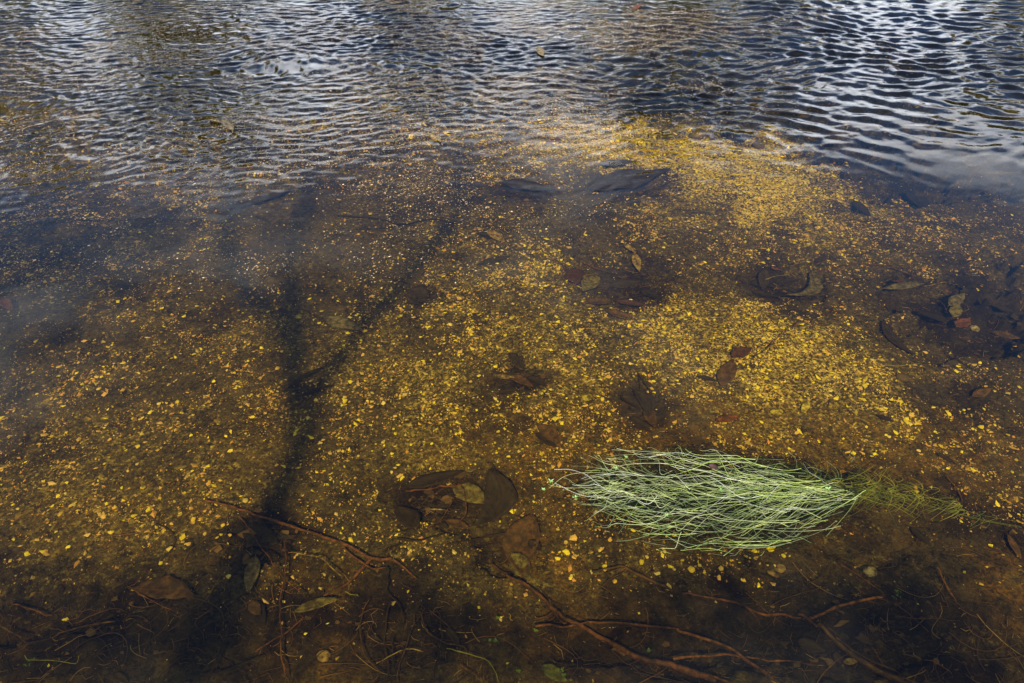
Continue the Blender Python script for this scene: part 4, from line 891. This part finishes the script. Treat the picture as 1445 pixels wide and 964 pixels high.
ends = shadow3d([(320, 80), (250, 60), (430, 120), (655, 40), (560, 30), (300, 30)])
cl = [e+Vector((0, random.uniform(-.6, .3), random.uniform(.3, 1.2))) for e in ends]
V_, F_ = leaf_cloud([list(c_-NB) for c_ in cl], [1.1]*len(cl), 5200, .13, 9)
tag(link('crown', new_mesh('crown', V_, F_, 4, False, M_FOL), parent=near), kind='stuff')
# low bough, and leaf clumps added unseen to dim the left of the pool
db = shadow3d([(330, 300), (250, 230), (120, 300), (-40, 360)]); limb('branch', db, .014, .008, 16, 6, near, NB)
for k_, pp in enumerate([[(345, 420), (300, 380), (272, 300), (265, 240)], [(590, 370), (560, 330), (548, 250), (552, 170)], [(318, 250), (345, 200), (352, 120)], [(455, 545), (448, 480), (452, 400), (470, 330)]]):
    limb('branch', shadow3d(pp), .013, .007, 12, 20+k_, near, NB)
dap = shadow3d([(120, 385), (40, 400), (-40, 380), (180, 340), (-20, 330), (60, 300), (-80, 470), (-60, 540)])
V_, F_ = leaf_cloud([list(c_-NB) for c_ in dap], [.36, .4, .5, .30, .35, .45, .45, .4], 1500, .10, 12)
tag(link('shade_leaves', new_mesh('shade_leaves', V_, F_, 4, False, M_FOL), parent=near), kind='stuff')

shade_bush = empty('shade_shrub', (0, -1.5, float(bed_z(0, -1.5))), 'added unseen twiggy shrub behind the camera, put in to shade the front of the pool', 'shrub')  # unseen shrub, added only to darken the front of the pool
BO = shade_bush.location.copy(); cc_ = []
for k_, (px, py) in enumerate([(60, 935), (170, 925), (280, 900), (330, 950), (600, 945), (910, 950), (1010, 890), (1110, 925), (1210, 895), (1330, 935), (1300, 850), (-60, 900), (690, 955), (1240, 960)]):
    q = under(px, py, .08); q.z = 0; q = q+SD*((-1.35-.25*(k_ % 3)-q.y)/SD.y); cc_.append(list(q-BO))
    st = Vector((q.x*.8, -1.55, float(bed_z(q.x*.8, -1.55))-.05))-BO
    link('stem', tube_mesh('stem', catmull([list(st), list(st*.5+(q-BO)*.5+Vector((.05, .06, -.1))), list(q-BO)], 10), np.linspace(.009, .002, 10), BM['brown'], 6, k_, .2), parent=shade_bush)
V_, F_ = leaf_cloud(cc_, [.23]*len(cc_), 4000, .048, 23)
tag(link('shade_foliage', new_mesh('shade_foliage', V_, F_, 4, False, M_FOL), parent=shade_bush), kind='stuff')

def far_tree(h, wd, sd, n=5000):
    r_ = random.Random(sd); root = empty('gum_tree', (0, 0, 0), '', 'tree', 'gum trees on the far bank')
    tr = [Vector((r_.uniform(-.03, .03)*h*k, r_.uniform(-.03, .03)*h*k, h*k*.85)) for k in (0, .25, .5, .75, 1)]
    link('trunk', tube_mesh('trunk', catmull([list(q) for q in tr], 16), np.linspace(.03*h, .008*h, 16), BM['trunk'], 8, sd, .1), parent=root)
    cs, rs = [], []
    for q in range(11):
        a = r_.random()*6.28; z_ = h*(.28+.68*q/10); rr_ = wd*(.25+.55*r_.random())*(1.15-abs(q/10-.45)); e = Vector((math.cos(a)*rr_, math.sin(a)*rr_, z_)); s_ = Vector((0, 0, z_-.14*h))
        if q % 2 == 0: link('limb', tube_mesh('limb', catmull([list(s_), list((s_+e)/2+Vector((0, 0, .05*h))), list(e)], 8), np.linspace(.012*h, .004*h, 8), BM['trunk'], 6, q, .1), parent=root)
        cs.append(list(e)); rs.append(wd*r_.uniform(.28, .5))
    V_, F_ = leaf_cloud(cs, rs, n, .35, sd); tag(link('crown', new_mesh('crown', V_, F_, 4, False, M_FOL), parent=root), kind='stuff')
    return root
FT = [(3.8, 21, 6.5, 3.3, 'tall dense gum tree on the far bank, mirrored top middle'), (-9.6, 20, 5.4, 2.8, 'broad gum tree on the far bank, mirrored at upper left'), (15.5, 21.5, 5.0, 2.8, 'gum tree on the far bank mirrored in the top right corner'),
      (-3.2, 24, 4.4, 2.4, 'low gum tree on the far bank left of the tallest one'), (8.6, 25, 4.9, 2.6, 'low gum tree on the far bank right of the tallest one'), (-17, 23, 7.5, 3.6, 'gum tree at the far left of the opposite bank'), (24, 26, 6, 3.4, 'large gum tree at the far right of the opposite bank')]
for i, (x, y, h, wd, lb) in enumerate(FT):
    r_ = far_tree(h, wd, 40+i); r_.location = (x, y, float(bed_z(x, y))-.05); r_['label'] = lb
